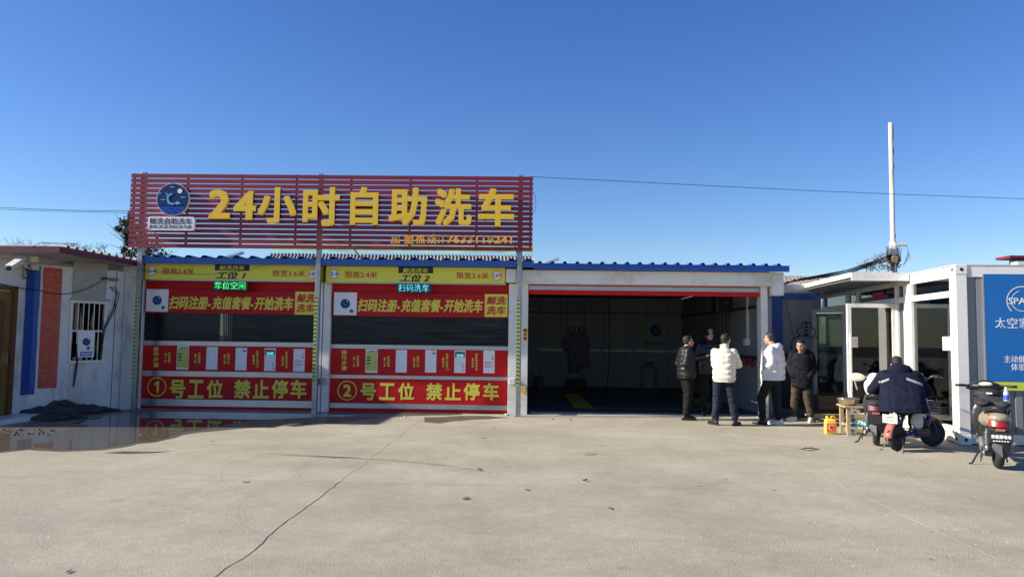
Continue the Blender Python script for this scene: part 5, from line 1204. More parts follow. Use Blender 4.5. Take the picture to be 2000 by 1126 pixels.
def person(label, loc, rz, J, top, legs, shoe, hair='hair', hood=None, collar=None, head_rot=(0, 0, 0), quilt=None, hem=.80, jr=1., s=1., group=None, extra=None, voxel=.0095, hair_style='short', jwid=(.235, .165)):
    t = thing('person', label, 'person', Mx=frame(Vector(loc), rz) @ Matrix.Scale(s, 4), group=group)
    D = dict(sh=[(-.185, .0, 1.40), (.185, .0, 1.40)], el=[(-.27, .03, 1.12), (.27, .03, 1.12)], wr=[(-.24, -.12, .90), (.24, -.12, .90)],
             hip=[(-.09, 0, .90), (.09, 0, .90)], kn=[(-.11, -.03, .50), (.11, -.03, .50)], an=[(-.12, .03, .09), (.12, .03, .09)], toe=[(-.14, -1), (.14, -1)], head=(0, -.02, 1.585), neck=(0, .01, 1.44), pel=(0, 0, .95), chest=(0, .01, 1.27), hd=[(0, -.5, -1), (0, -.5, -1)], curl=.6)
    D.update(J)
    HR = Matrix.Rotation(head_rot[2], 3, 'Z') @ Matrix.Rotation(head_rot[0], 3, 'X') @ Matrix.Rotation(head_rot[1], 3, 'Y')
    hc = Vector(D['head']); LOC = lambda p: hc + HR @ Vector(p)
    # one continuous body
    b = MB(); b.ell(LOC((0, .018, .035)), (.074, .092, .082), rot=HR, n=20, m=12); b.ell(LOC((0, -.026, -.035)), (.060, .066, .075), rot=HR, n=18, m=12); b.ell(LOC((0, -.058, -.088)), (.028, .028, .022), rot=HR)
    b.ell(LOC((0, -.060, .032)), (.052, .030, .022), rot=HR); cap(b, LOC((0, -.088, .012)), LOC((0, -.106, -.022)), .009, .015, 10); b.ell(LOC((0, -.088, -.055)), (.026, .014, .014), rot=HR)
    for sx in (-1, 1): b.ell(LOC((sx * .078, .008, -.012)), (.011, .020, .033), rot=HR); b.ell(LOC((sx * .040, -.058, -.020)), (.022, .028, .024), rot=HR)
    cap(b, LOC((0, .025, -.05)), D['neck'], .054, .060); cap(b, D['neck'], D['chest'], .062, .12); cap(b, D['chest'], D['pel'], .145, .135, ys=.75)
    for i in (0, 1):
        cap(b, D['chest'], D['sh'][i], .10, .06); cap(b, D['sh'][i], D['el'][i], .052, .040); cap(b, D['el'][i], D['wr'][i], .040, .028); hand(b, D['wr'][i], D['hd'][i], 1 if i else -1, D['curl'])
        cap(b, D['pel'], D['hip'][i], .12, .10); cap(b, D['hip'][i], D['kn'][i], .085, .055); cap(b, D['kn'][i], D['an'][i], .055, .038)
        a = Vector(D['an'][i]); v = Vector((*D['toe'][i], 0)).normalized(); cap(b, a - Vector((0, 0, .04)) - v * .03, a - Vector((0, 0, .05)) + v * .13, .036, .030)
    remeshed(b, 'body', 'skin', t, .0078, 1)
    # face
    for sx in (-1, 1):
        e = MB(); e.ell(LOC((sx * .031, -.083, .010)), (.014, .008, .006), 10, 6, rot=HR); e.build('eye', 'hair', t, Mx=WM[t.name], smooth=True)
        e = MB(); cap(e, LOC((sx * .015, -.090, .031)), LOC((sx * .050, -.078, .034)), .0042, .0035, 6); e.build('eyebrow', hair, t, Mx=WM[t.name], smooth=True)
    e = MB(); cap(e, LOC((-.019, -.0985, -.060)), LOC((.019, -.0985, -.060)), .0042, .0042, 6); e.build('mouth', 'old_brick', t, Mx=WM[t.name], smooth=True)
    if hair_style != 'hood':
        h = MB(); h.ell(LOC((0, .030, .050)), (.079, .090, .076), rot=HR, n=20, m=12); h.ell(LOC((0, .062, .000)), (.068, .052, .062), rot=HR, n=16, m=10); h.ell(LOC((0, -.028, .090)), (.056, .046, .030), rot=HR)
        for sx in (-1, 1): h.ell(LOC((sx * .070, .020, .018)), (.014, .035, .036), rot=HR)
        remeshed(h, 'hair', hair, t, .008, 2, fn=lambda p, n: .004 * noise.noise(p * 55))
    # trousers
    m = MB()
    cap(m, D['pel'], Vector(D['pel']) - Vector((0, 0, .05)), .155, .15, ys=.80)
    for i in (0, 1):
        h_, k_, a_ = Vector(D['hip'][i]), Vector(D['kn'][i]), Vector(D['an'][i]); cap(m, h_, k_, .112, .080); cap(m, k_, a_ + (k_ - a_) * .10, .082, .066); cap(m, Vector(D['pel']), h_, .14, .11)
    kz = (D['kn'][0][2] + D['kn'][1][2]) / 2; az = .12
    def tf(p, n):
        w = math.exp(-((p.z - kz) / .10) ** 2) + 1.3 * math.exp(-((p.z - az - .06) / .09) ** 2) + .35
        return w * (.011 * noise.noise(Vector((p.x * 7 + 3, p.y * 7, p.z * 24))) + .008 * noise.noise(Vector((p.x * 5, p.y * 5, p.z * 9 + p.x * 14))))
    remeshed(m, 'trousers', legs, t, voxel, 2, fn=tf)
    # shoes
    for i in (0, 1):
        a = Vector(D['an'][i]); v = Vector((*D['toe'][i], 0)).normalized(); w = Vector((-v.y, v.x, 0)); f = a.copy(); f.z -= .09; m = MB()
        mt = shoe[i] if isinstance(shoe, (list, tuple)) else shoe
        cap(m, f - v * .045 + Vector((0, 0, .048)), f + v * .03 + Vector((0, 0, .055)), .042, .042); cap(m, f + v * .02 + Vector((0, 0, .042)), f + v * .165 + Vector((0, 0, .036)), .042, .036); cap(m, f - v * .03 + Vector((0, 0, .07)), f - v * .02 + Vector((0, 0, .12)), .042, .040)
        zf_ = f.z + .004
        o = remeshed(m, 'shoe', mt, t, .008, 2)
        for vt in o.data.vertices: vt.co.z = max(vt.co.z, zf_)
        m = MB(); pts = []
        for k in range(18):
            an = 2 * math.pi * k / 18; c_, s_ = math.cos(an), math.sin(an); q = f + v * (.06 + .155 * c_) + w * (.046 * (1 - .15 * c_)) * s_; pts.append((q.x, q.y))
        m.prismz(pts, f.z, f.z + .022); m.build('sole', 'shoe_white' if mt != 'shoe_black' or jr == 1.01 else 'black_rubber', o, Mx=WM[t.name], smooth=False)
    # jacket: trunk, sleeves, collar
    m = MB(); cx, cy = D['chest'][0], D['chest'][1]; px_, py_ = D['pel'][0], D['pel'][1]; sz = (D['sh'][0][2] + D['sh'][1][2]) / 2; rx, ry = jwid
    mid = lambda f: (px_ + (cx - px_) * f, py_ + (cy - py_) * f)
    if 'trunk' in D: torso(m, D['trunk'])
    else:
        torso(m, [(px_, py_, hem, rx * .93, ry * .98), (px_, py_, hem + .05, rx * 1.0, ry * 1.04), (*mid(.35), hem + .2, rx, ry * 1.04), (*mid(.8), 1.18, rx * 1.0, ry * 1.0), (cx, cy, sz - .08, rx * .98, ry * .92), (cx, cy + .005, sz + .01, rx * .80, ry * .76), (cx, cy + .01, sz + .055, rx * .46, ry * .58)])
    for i in (0, 1):
        cap(m, Vector(D['sh'][i]) - Vector((0, 0, .012 + .03 * (jr - 1))), D['el'][i], .078 * jr, .070 * jr); w_ = Vector(D['wr'][i]); e_ = Vector(D['el'][i]); cap(m, e_, w_, .074 * jr, .056 * jr)
    if collar:
        n_ = Vector(D['neck']); torso(m, [(n_.x, n_.y + .005, n_.z - .05, .105, .105), (n_.x, n_.y, n_.z + .0, .088, .092), (n_.x, n_.y - .004, n_.z + collar, .080, .086)])
    if hood:
        for c_, r_ in hood: m.ell(Vector(D['neck']) + Vector(c_), r_, n=18, m=12)
    pitch = quilt or 0; am = .013
    def jf(p, n):
        w = .008 * noise.noise(Vector((p.x * 9, p.y * 9, p.z * 15 + 5))) + .005 * noise.noise(Vector((p.x * 20 + 9, p.y * 16, p.z * 30)))
        if pitch and p.z < sz + .03 + (collar or 0):
            q = abs(math.sin(math.pi * (p.z + .02 * noise.noise(p * 3)) / pitch)); w += am * (q ** .5 - .75)
        return w
    jk = remeshed(m, 'jacket', top, t, voxel, 2, fn=jf)
    if extra: extra(t, D, LOC, HR)
    return t

def at(px, py): p = G(px, py); return Vector((p.x, p.y, 0))
def cuffs_and_zip(t, D, LOC, HR): pass
# 1: black puffer, in profile looking right
person('man in black quilted jacket and black trousers in profile at the bay mouth, facing right', at(1341, 819), R(98), dict(
    sh=[(-.17, .02, 1.385), (.17, .02, 1.385)], el=[(-.24, .10, 1.12), (.24, .08, 1.12)], wr=[(-.165, -.09, .95), (.165, -.09, .95)], hd=[(.6, .1, -.5), (-.6, .1, -.5)], an=[(-.10, .05, .09), (.10, -.02, .09)], kn=[(-.10, -.02, .50), (.10, -.05, .50)], head=(0, -.045, 1.555), neck=(0, .0, 1.41), toe=[(-.25, -1), (.35, -1)]),
    'jack_black', 'trouser_black', 'shoe_black', collar=.055, quilt=.095, hem=.82, head_rot=(R(-4), 0, R(6)))
# 2: grey-haired man, dark leather jacket, hooded
def hood_up(t, D, LOC, HR):
    m = MB(); m.ell(LOC((0, .036, .035)), (.108, .112, .118), rot=HR, n=22, m=14); m.ell(LOC((0, .05, -.09)), (.10, .09, .09), rot=HR)
    o = remeshed(m, 'hood', 'trouser_black', t, .01, 1, fn=lambda p, n: .004 * noise.noise(p * 25))
    h = MB(); h.ell(LOC((0, -.045, .085)), (.060, .048, .042), rot=HR, n=16, m=10); h.ell(LOC((0, -.070, .060)), (.052, .026, .026), rot=HR); remeshed(h, 'hair', 'hair_grey', t, .007, 1, fn=lambda p, n: .006 * noise.noise(p * 60))
person('grey haired man with dark hood up and hands held before his black leather jacket', at(1384, 812), R(8), dict(
    an=[(-.11, .03, .09), (.11, -.03, .09)], el=[(-.27, -.02, 1.16), (.27, -.01, 1.17)], wr=[(-.09, -.27, 1.20), (.10, -.25, 1.18)], hd=[(.7, -.4, .35), (-.7, -.5, .35)], head=(0, -.035, 1.62), neck=(0, .0, 1.46), sh=[(-.18, 0, 1.42), (.18, 0, 1.42)], curl=1.0),
    'leather', 'trouser_black', 'shoe_black', hair='hair_grey', hair_style='hood', collar=.03, hem=.84, head_rot=(R(-6), R(3), R(14)), extra=hood_up, s=1.045)
# 3: cream puffer, back to us
person('man in thick cream quilted jacket and navy trousers seen from behind', at(1415, 830), R(160), dict(
    an=[(-.19, .0, .09), (.17, .01, .09)], kn=[(-.145, -.02, .50), (.135, -.03, .50)], hip=[(-.10, 0, .88), (.10, 0, .88)], sh=[(-.165, 0, 1.375), (.16, 0, 1.375)], el=[(-.245, -.10, 1.14), (.18, -.15, 1.14)], wr=[(-.10, -.30, 1.22), (.09, -.30, 1.20)], hd=[(.5, -.6, .3), (-.5, -.6, .3)], head=(-.03, -.06, 1.60), neck=(-.01, .0, 1.44), toe=[(-.45, -1), (.8, -.8)]),
    'jack_cream', 'trouser_navy', 'shoe_black', collar=.075, quilt=.105, hem=.81, jr=1.12, head_rot=(R(-14), 0, R(-24)), jwid=(.212, .17))
# 4: white hooded puffer, striding left
person('man in white hooded quilted jacket and black jeans at the right jamb, facing left', at(1512, 829), R(-128), dict(
    an=[(-.10, .06, .09), (.12, -.17, .09)], kn=[(-.11, .00, .50), (.11, -.20, .50)], hip=[(-.09, 0, .92), (.09, -.02, .92)], el=[(-.26, .07, 1.16), (.25, .05, 1.16)], wr=[(-.17, -.12, .98), (.17, -.12, .98)], hd=[(.6, .2, -.4), (-.6, .2, -.4)], sh=[(-.18, .02, 1.43), (.18, .02, 1.43)], head=(0, -.07, 1.635), neck=(0, -.01, 1.47), toe=[(.15, -1), (.0, -1)]),
    'jack_white', 'jeans', ['shoe_white', 'shoe_black'], hood=[((0, .10, .00), (.135, .085, .085)), ((-.09, .05, .01), (.05, .08, .06)), ((.09, .05, .01), (.05, .08, .06)), ((0, .12, -.05), (.10, .07, .07))], collar=.035, quilt=.12, hem=.84, jr=1.10, head_rot=(R(3), 0, R(-4)), jwid=(.245, .185))
# 5: navy parka with fur hood, looking down
def fur(t, D, LOC, HR):
    m = MB(); n_ = Vector(D['neck'])
    pts = [n_ + Vector((.155 * math.sin(a), .05 + .10 * math.cos(a) , -.02 + .06 * math.cos(a))) for a in [R(-135 + 270 * k / 12) for k in range(13)]]
    for a, b_ in zip(pts, pts[1:]): cap(m, a, b_, .045, .045)
    remeshed(m, 'fur_trim', 'fur', t, .009, 1, fn=lambda p, n: .014 * noise.noise(p * 70) + .008 * noise.noise(p * 150))
    m = MB(); cap(m, n_ + Vector((-.03, -.075, .0)), n_ + Vector((.03, -.075, .0)), .025, .025); m.build('shirt_collar', 'gold_plastic', t, Mx=WM[t.name], smooth=True)
person('man in long navy parka with black fur hood and brown trousers looking down', at(1567, 822), R(-22), dict(
    an=[(-.17, .02, .09), (.16, -.03, .09)], kn=[(-.13, -.03, .48), (.10, -.04, .48)], hip=[(-.09, 0, .84), (.09, 0, .84)], pel=(0, 0, .88), el=[(-.225, .03, 1.07), (.225, .03, 1.07)], wr=[(-.15, -.10, .90), (.15, -.10, .90)], hd=[(.6, .2, -.4), (-.6, .2, -.4)], sh=[(-.165, 0, 1.33), (.165, 0, 1.33)], chest=(0, 0, 1.20), head=(-.01, -.09, 1.50), neck=(0, -.01, 1.37), toe=[(-.6, -.8), (-.1, -1)]),
    'parka_navy', 'trouser_brown', 'shoe_white', hem=.66, jr=1.1, head_rot=(R(14), 0, R(-14)), extra=fur, jwid=(.198, .155), collar=.02)
# 6: seated man in navy work coat
def coat(t, D, LOC, HR):
    n_ = Vector(D['neck'])
    m = MB(); m.ell(n_ + Vector((0, .07, .01)), (.17, .11, .10), n=20, m=12); m.ell(n_ + Vector((-.11, .02, .0)), (.07, .09, .06)); m.ell(n_ + Vector((.11, .02, .0)), (.07, .09, .06)); m.ell(n_ + Vector((0, .11, -.08)), (.12, .07, .08))
    remeshed(m, 'hood', 'work_navy', t, .012, 2, fn=lambda p, n: .012 * noise.noise(Vector((p.x * 9, p.y * 14, p.z * 20))))
SP = G(1752, 880); SH = R(34)
seatp = SP + Vector((math.cos(SH) * .17, math.sin(SH) * .17, 0))
sm = person('man in navy work coat sitting on the blue scooter with his back to the yard', Vector((seatp.x, seatp.y, 0)), R(160), dict(
    pel=(0, .02, .70), chest=(0, -.16, .98), neck=(0, -.30, 1.17), head=(.02, -.41, 1.25), sh=[(-.21, -.24, 1.10), (.21, -.24, 1.10)], el=[(-.36, -.34, .86), (.36, -.34, .86)], wr=[(-.22, -.56, .78), (.22, -.58, .80)], hd=[(.4, -.8, -.1), (-.4, -.8, -.1)],
    hip=[(-.13, -.02, .68), (.13, -.02, .68)], kn=[(-.20, -.42, .60), (.22, -.42, .60)], an=[(-.18, -.46, .33), (.20, -.46, .33)], toe=[(-.1, -1), (.1, -1)],
    trunk=[(0, .07, .57, .34, .20), (0, .05, .64, .33, .21), (0, .01, .78, .315, .20), (0, -.06, .92, .30, .185), (0, -.14, 1.03, .28, .17), (0, -.21, 1.11, .23, .14), (0, -.27, 1.17, .13, .10)]),
    'work_navy', 'trouser_navy', 'shoe_black', jr=1.3, head_rot=(R(38), 0, 0), extra=coat, collar=None, hair='hair')
# reflective tape across the shoulders, wrapped onto the coat
def tape(t, a0, a1, z0, z1, w):
    jk = [c for c in t.children if c.name.startswith('jacket')][0]; bv = BVHTree.FromPolygons([v.co[:] for v in jk.data.vertices], [p.vertices[:] for p in jk.data.polygons])
    n = 14; V = []
    for k in range(n + 1):
        f = k / n
        for s_ in (0, 1):
            x = a0 + (a1 - a0) * f; z = z0 + (z1 - z0) * f - s_ * w
            h = bv.ray_cast(Vector((x, 1.2, z)), Vector((0, -1, 0)))[0]; V.append((x, (h.y if h else -.1) + .006, z))
    m = MB().add(V, [(2 * k, 2 * k + 1, 2 * k + 3, 2 * k + 2) for k in range(n)]); kk = len(V); m.add([(x, y - .02, z) for x, y, z in V], [(2 * k, 2 * k + 2, 2 * k + 3, 2 * k + 1) for k in range(n)])
    m.build('reflective_tape', 'reflect_tape', t, Mx=WM[t.name])
tape(sm, -.06, -.30, 1.075, .985, .035); tape(sm, .17, .30, 1.06, 1.00, .03)
# ================================================================ two-wheelers (forward is +x)
def wheel(parent, W, c, r, w, rim_mat='dark_metal', steer=0., spokes=6):
    Mw = W @ Matrix.Translation(c) @ Matrix.Rotation(steer, 4, 'Z')
    tr_ = w / 2; m = MB(); rings = []
    for i in range(36):
        a = 2 * math.pi * i / 36; ca, sa = math.cos(a), math.sin(a); rings.append([((r - tr_ + tr_ * math.cos(b)) * ca, tr_ * math.sin(b), (r - tr_ + tr_ * math.cos(b)) * sa) for b in [2 * math.pi * k / 10 for k in range(10)]])
    rings.append(rings[0]); m.loft(rings, cap=False)
    wh = m.build('wheel', 'black_rubber', parent, Mx=Mw, smooth=True)
    m = MB(); m.lathe([(r - w * .95, -w * .32), (r - w * .80, -w * .30), (r - w * .80, w * .30), (r - w * .95, w * .32), (r - w * 1.1, 0)], 28, (0, 0, 0), 'y'); m.lathe([(.0, -w * .6), (.045, -w * .6), (.05, w * .6), (0, w * .6)], 16, (0, 0, 0), 'y')
    for k in range(spokes): a = 2 * math.pi * k / spokes; m.obox((.03 * math.cos(a), 0, .03 * math.sin(a)), ((r - w * .9) * math.cos(a), 0, (r - w * .9) * math.sin(a)), .03, .02, up=(0, 1, 0))
    m.build('rim', rim_mat, wh, Mx=Mw); return wh
def shock(parent, W, a, b, r=.022):
    a, b = Vector(a), Vector(b); m = MB(); m.tube([a, b], r * .45, 8); d = b - a; n = 60; x = d.normalized().cross(Vector((0, 1, 0))).normalized(); y = d.normalized().cross(x)
    m.tube([a + d * (.12 + .6 * k / n) + (x * math.cos(k * .75) + y * math.sin(k * .75)) * r for k in range(n)], .006, 5); m.tube([a + d * .75, b], r * .9, 8); m.build('shock_absorber', 'galvanised', parent, Mx=W, smooth=True)
def fender(parent, W, c, r, w, a0, a1, material, nm='fender', th=.006):
    m = MB(); rings = []; n = 14
    for i in range(n + 1):
        a = R(a0 + (a1 - a0) * i / n); pr = []
        for b in range(9): q = R(-90 + 180 * b / 8); rr_ = r + .035 * math.cos(q); pr.append((rr_, w / 2 * math.sin(q)))
        pr2 = [(q - th, e * .93) for q, e in reversed(pr)]
        rings.append([(c[0] + q * math.cos(a), c[1] + e, c[2] + q * math.sin(a)) for q, e in pr + pr2])
    return m.loft(rings).build(nm, material, parent, Mx=W, smooth=True)
def bars(parent, W, x, z, hw, grip='black_rubber', bar='aluminium', sweep=.08, rise=.05):
    m = MB()
    o = MB().tube([(x - sweep, -hw, z + rise), (x - sweep * .3, -hw * .55, z + rise), (x, -hw * .2, z), (x, hw * .2, z), (x - sweep * .3, hw * .55, z + rise), (x - sweep, hw, z + rise)], .013, 8).build('handlebar', bar, parent, Mx=W, smooth=True)
    for s in (-1, 1):
        MB().tube([(x - sweep * .85, s * hw * .72, z + rise), (x - sweep - .01, s * (hw + .01), z + rise)], .019, 10).build('grip', grip, o, Mx=W, smooth=True)
        MB().tube([(x + .02, s * hw * .62, z + rise + .005), (x + .03, s * (hw - .01), z + rise - .02)], .007, 6).build('brake_lever', 'aluminium', o, Mx=W, smooth=True)
    return o
def moped(label, loc, rz, cowl, tail='red_plastic', plate=None, mirrors=False, steer=0., group=None):
    t = thing('electric_moped', label, 'moped', tuple(loc), rz, group=group); W = WM[t.name]; r = .235
    wheel(t, W, (0, 0, r), r, .105); wheel(t, W, (1.24, 0, r), r, .09, steer=steer)
    m = MB(); m.ell((.02, 0, .62), (.26, .165, .115)); m.ell((.26, 0, .60), (.28, .175, .13)); m.ell((-.14, 0, .655), (.14, .13, .07)); remeshed(m, 'tail_cowl', cowl, t, .012, 6)
    m = MB(); m.ell((.30, 0, .50), (.26, .15, .13)); m.ell((.05, 0, .50), (.20, .13, .07)); m.ell((.48, 0, .42), (.12, .14, .18)); remeshed(m, 'lower_cowl', 'black_plastic', t, .012, 5)
    m = MB(); m.ell((.10, 0, .725), (.26, .135, .055)); m.ell((.40, 0, .72), (.22, .13, .055)); remeshed(m, 'seat', 'black_rubber', t, .012, 4, fn=lambda p, n: .006 * noise.noise(p * 14))
    MB().tube([(.0, .13, .70), (-.15, .12, .77), (-.25, .05, .785), (-.25, -.05, .785), (-.15, -.12, .77), (.0, -.13, .70)], .014, 8).build('grab_rail', 'black_plastic', t, Mx=W, smooth=True)
    m = MB(); V = []
    for j in range(7):
        for i in range(7):
            u = (i - 3) / 3; v = j / 6; V.append((-.225 - .06 * (1 - u * u) + .06 * v - .0, u * (.115 + .0 * v), .545 + .15 * v))
    m.add(V, [(j * 7 + i, j * 7 + i + 1, (j + 1) * 7 + i + 1, (j + 1) * 7 + i) for j in range(6) for i in range(6)]); m.add([(x + .12, y, z) for x, y, z in V], [(j * 7 + i, (j + 1) * 7 + i, (j + 1) * 7 + i + 1, j * 7 + i + 1) for j in range(6) for i in range(6)])
    k1 = 49; m.f += [(j * 7, (j + 1) * 7, (j + 1) * 7 + k1, j * 7 + k1) for j in range(6)] + [(j * 7 + 6, j * 7 + 6 + k1, (j + 1) * 7 + 6 + k1, (j + 1) * 7 + 6) for j in range(6)] + [(i, i + k1, i + 1 + k1, i + 1) for i in range(6)] + [(42 + i, 43 + i, 43 + i + k1, 42 + i + k1) for i in range(6)]
    m.build('tail_light', tail, t, Mx=W, smooth=True, bev=.008)
    MB().box(-.262, -.24, -.05, .05, .495, .53).build('reflector', 'scoot_pink', t, Mx=W, bev=.004)
    # plate holder and mudguard flap
    Wp = W @ Matrix.Translation((-.29, 0, .42)) @ Matrix.Rotation(R(-90), 4, 'Z') @ Matrix.Rotation(R(-8), 4, 'X')
    ph_ = MB().box(-.125, .125, -.004, .012, -.065, .065).build('plate_holder', 'black_print', t, Mx=Wp, bev=.004)
    if plate == 'text': text('新能源电动', -.105, .105, -.012, .036, -.0045, 'white_card', ph_, .02, Mx=Wp, depth=.002); m = MB(); [m.box(-.09 + k * .03, -.072 + k * .03, -.0065, -.0045, -.047, -.035) for k in range(6)]; m.build('small_print', 'white_card', ph_, Mx=Wp)
    m = MB(); m.add([(-.285, -.095, .355), (-.285, .095, .355), (-.30, .105, .30), (-.335, .05, .175), (-.335, -.05, .175), (-.30, -.105, .30), (-.33, 0, .33), (-.375, 0, .19)], [(0, 6, 1), (1, 6, 7, 3, 2), (0, 5, 4, 7, 6)]); kk = 8
    m.add([(x + .015, y, z) for x, y, z in [(-.285, -.095, .355), (-.285, .095, .355), (-.30, .105, .30), (-.335, .05, .175), (-.335, -.05, .175), (-.30, -.105, .30)]], [(0, 1, 2, 3, 4, 5)])
    m.build('mud_flap', 'dark_metal', t, Mx=W); fender(t, W, (0, 0, r), .265, .13, 60, 165, 'black_plastic', 'rear_fender')
    shock(t, W, (-.02, .12, .50), (-.04, .12, .22), .03); shock(t, W, (-.02, -.12, .50), (-.04, -.12, .22), .03)
    MB().obox((0, .10, .22), (.42, .10, .30), .035, .05).build('swing_arm', 'dark_metal', t, Mx=W); MB().obox((0, -.10, .22), (.42, -.10, .30), .035, .05).build('swing_arm', 'dark_metal', t, Mx=W)
    m = MB(); cap(m, (-.02, .155, .19), (.14, .155, .34), .035, .045, 10); m.build('chain_guard', 'galvanised', t, Mx=W, smooth=True)
    # deck, leg shield, steering
    MB().box(.46, .92, -.14, .14, .27, .32).build('footboard', 'black_plastic', t, Mx=W, bev=.02)
    m = MB(); m.ell((1.0, 0, .55), (.07, .19, .28)); m.ell((1.03, 0, .82), (.07, .15, .13)); m.ell((1.08, 0, .50), (.10, .12, .16)); remeshed(m, 'leg_shield', cowl if cowl != 'gold_plastic' else 'black_plastic', t, .012, 4)
    m = MB(); m.ell((.98, 0, 1.0), (.12, .20, .065)); m.ell((.96, 0, 1.035), (.07, .12, .05)); m.ell((1.0, .16, .98), (.07, .08, .045)); m.ell((1.0, -.16, .98), (.07, .08, .045)); hc_ = remeshed(m, 'head_cowl', 'black_plastic', t, .01, 4)
    Wg = W @ Matrix.Translation((.877, 0, 1.03)); MB().ell((0, 0, 0), (.022, .085, .030), 20, 10).build('dial', 'lamp_cream', hc_, Mx=Wg, smooth=True)
    bars(t, W, .97, .985, .355, bar='black_plastic', sweep=.10, rise=.02)
    MB().tube([(1.0, .0, .95), (1.17, 0, .40)], .03, 10).build('steering_column', 'dark_metal', t, Mx=W)
    for s in (-1, 1): MB().tube([(1.14, s * .075, .45), (1.24, s * .075, r)], .018, 8).build('fork_leg', 'aluminium', t, Mx=W)
    fender(t, W, (1.24, 0, r), .262, .12, 40, 150, cowl, 'front_fender')
    # centre stand and side stand
    m = MB(); m.tube([(.30, .14, .24), (.22, .26, .02), (.17, .30, .012)], .012, 6); m.tube([(.34, -.10, .25), (.26, -.14, .05)], .010, 6); m.build('side_stand', 'dark_metal', t, Mx=W)
    MB().tube([(-.06, .17, .28), (-.10, .19, .14), (-.06, .20, .085), (-.02, .19, .15), (-.03, .18, .28)], .006, 6).build('cable_loop', 'cable', t, Mx=W)
    if mirrors:
        for s in (1,):
            mr = MB().tube([(.95, s * .22, 1.0), (.90, s * .30, 1.12)], .008, 6).build('mirror_arm', 'black_plastic', t, Mx=W); m = MB(); m.ell((.86, s * .34, 1.15), (.022, .075, .045), 18, 10); m.build('mirror', 'lamp_cream', mr, Mx=W, smooth=True)
    return t
# moped at the right
MC = G(1950, 914); mp_ = moped('gold and black moped with red tail light and bottle beside the container', (MC.x, MC.y, 0), R(66), 'gold_plastic', plate='text')
W = WM[mp_.name]
m = MB(); m.ell((.72, .0, .90), (.12, .17, .085)); m.ell((.72, 0, .86), (.13, .15, .07)); hb_ = remeshed(m, 'front_bag', 'black_rubber', mp_, .011, 3)
bg = WM[hb_.name]; MB().box(.585, .60, -.035, .035, .91, .93).build('bag_label', 'white_card', hb_, Mx=W)
m = MB(); m.ell((.45, .10, .80), (.18, .10, .05)); m.ell((.35, -.12, .79), (.2, .09, .045)); m.ell((.5, -.02, .83), (.12, .18, .05)); remeshed(m, 'seat_cloth', 'cloth_black', mp_, .012, 2, fn=lambda p, n: .014 * noise.noise(p * 16))
bp_ = W @ Vector((.42, -.17, .80)); bo = thing('drink_bottle', 'clear plastic bottle with blue label standing on the gold moped', 'bottle', tuple(bp_))
MB().lathe([(.001, 0), (.032, .005), (.033, .07), (.031, .12), (.030, .15), (.014, .19), (.013, .20), (.001, .20)], 18).build('bottle', 'bottle_clear', bo, Mx=WM[bo.name], smooth=True)
MB().lathe([(.0335, .05), (.034, .052), (.034, .115), (.0335, .117)], 18).build('label', 'bottle_blue', bo, Mx=WM[bo.name]); MB().lathe([(.001, .20), (.016, .20), (.016, .222), (.001, .224)], 14).build('cap', 'white_plastic', bo, Mx=WM[bo.name])
# another one, cut by the right edge
MD = G(2078, 880); moped('dark grey moped cut off by the right edge of the picture', (MD.x, MD.y, 0), R(80), 'dark_metal', steer=.2)
# moped behind the seated man
MB_ = G(1712, 869); m2 = moped('black moped with white bag and cream mirror behind the blue scooter', (MB_.x, MB_.y, 0), R(66), 'black_rubber', tail='maroon'); W = WM[m2.name]
for s, nm, lb in ((1, 'mirror', None),): pass
o = MB().tube([(.80, .26, .80), (.82, .30, .95)], .016, 8).build('mirror_stalk', 'aluminium', m2, Mx=W); c_ = P(1673, 736, (W @ Vector((.8, .3, 1))).y)
me_ = MB().ell(tuple(W.inverted() @ c_), (.03, .13, .07), 20, 10).build('cream_mirror', 'lamp_cream', o, Mx=W, smooth=True)
m = MB(); m.prismz([(.0, .0), (.10, .0), (.05, .06)], 0, .004)
m = MB(); m.ell((.78, .02, .86), (.11, .15, .16)); m.ell((.80, .0, .99), (.09, .11, .10)); m.ell((.80, -.12, .92), (.09, .08, .12)); wb = thing('white_bag', 'white plastic bag lying over the handlebar of the black moped', 'bag', tuple(W @ Vector((.78, .02, .7)))); remeshed(m, 'bag_film', 'white_plastic', wb, .012, 2, Mx=W, fn=lambda p, n: .018 * noise.noise(p * 11))
Wt = W @ Matrix.Translation((-.30, .20, .36)) @ Matrix.Rotation(R(-90), 4, 'Z') @ Matrix.Rotation(R(10), 4, 'Y')
tp = MB().box(-.085, .085, -.006, .006, -.045, .045).build('teal_plate', 'teal_plate', m2, Mx=Wt, bev=.01); text('796', -.06, .06, -.028, .028, -.0065, 'white_card', tp, .02, Mx=Wt)
# blue mini scooter under the seated man
t = thing('mini_scooter', 'small blue electric scooter with pink mudguards and wire basket', 'scooter', (SP.x, SP.y, 0), SH); W = WM[t.name]; r = .20
wheel(t, W, (0, 0, r), r, .085, spokes=5); wheel(t, W, (.98, 0, r), r, .08, steer=R(-32), spokes=5)
fender(t, W, (0, 0, r), .228, .13, 75, 180, 'scoot_pink', 'rear_fender'); fender(t, W, (.98, 0, r), .225, .12, 35, 150, 'scoot_pink', 'front_fender')
MB().ell((-.235, .0, .30), (.03, .035, .03)).build('tail_lamp', 'scoot_pink', t, Mx=W, smooth=True)
for s in (-1, 1):
    MB().tube([(0, s * .07, r), (.22, s * .07, .24), (.34, s * .08, .28)], .014, 8).build('rear_stay', 'scoot_blue', t, Mx=W, smooth=True)
    MB().tube([(.26, s * .09, .27), (.34, s * .09, .20), (.74, s * .09, .20), (.80, s * .03, .32), (.86, 0, .46)], .020, 10).build('frame_tube', 'scoot_blue', t, Mx=W, smooth=True)
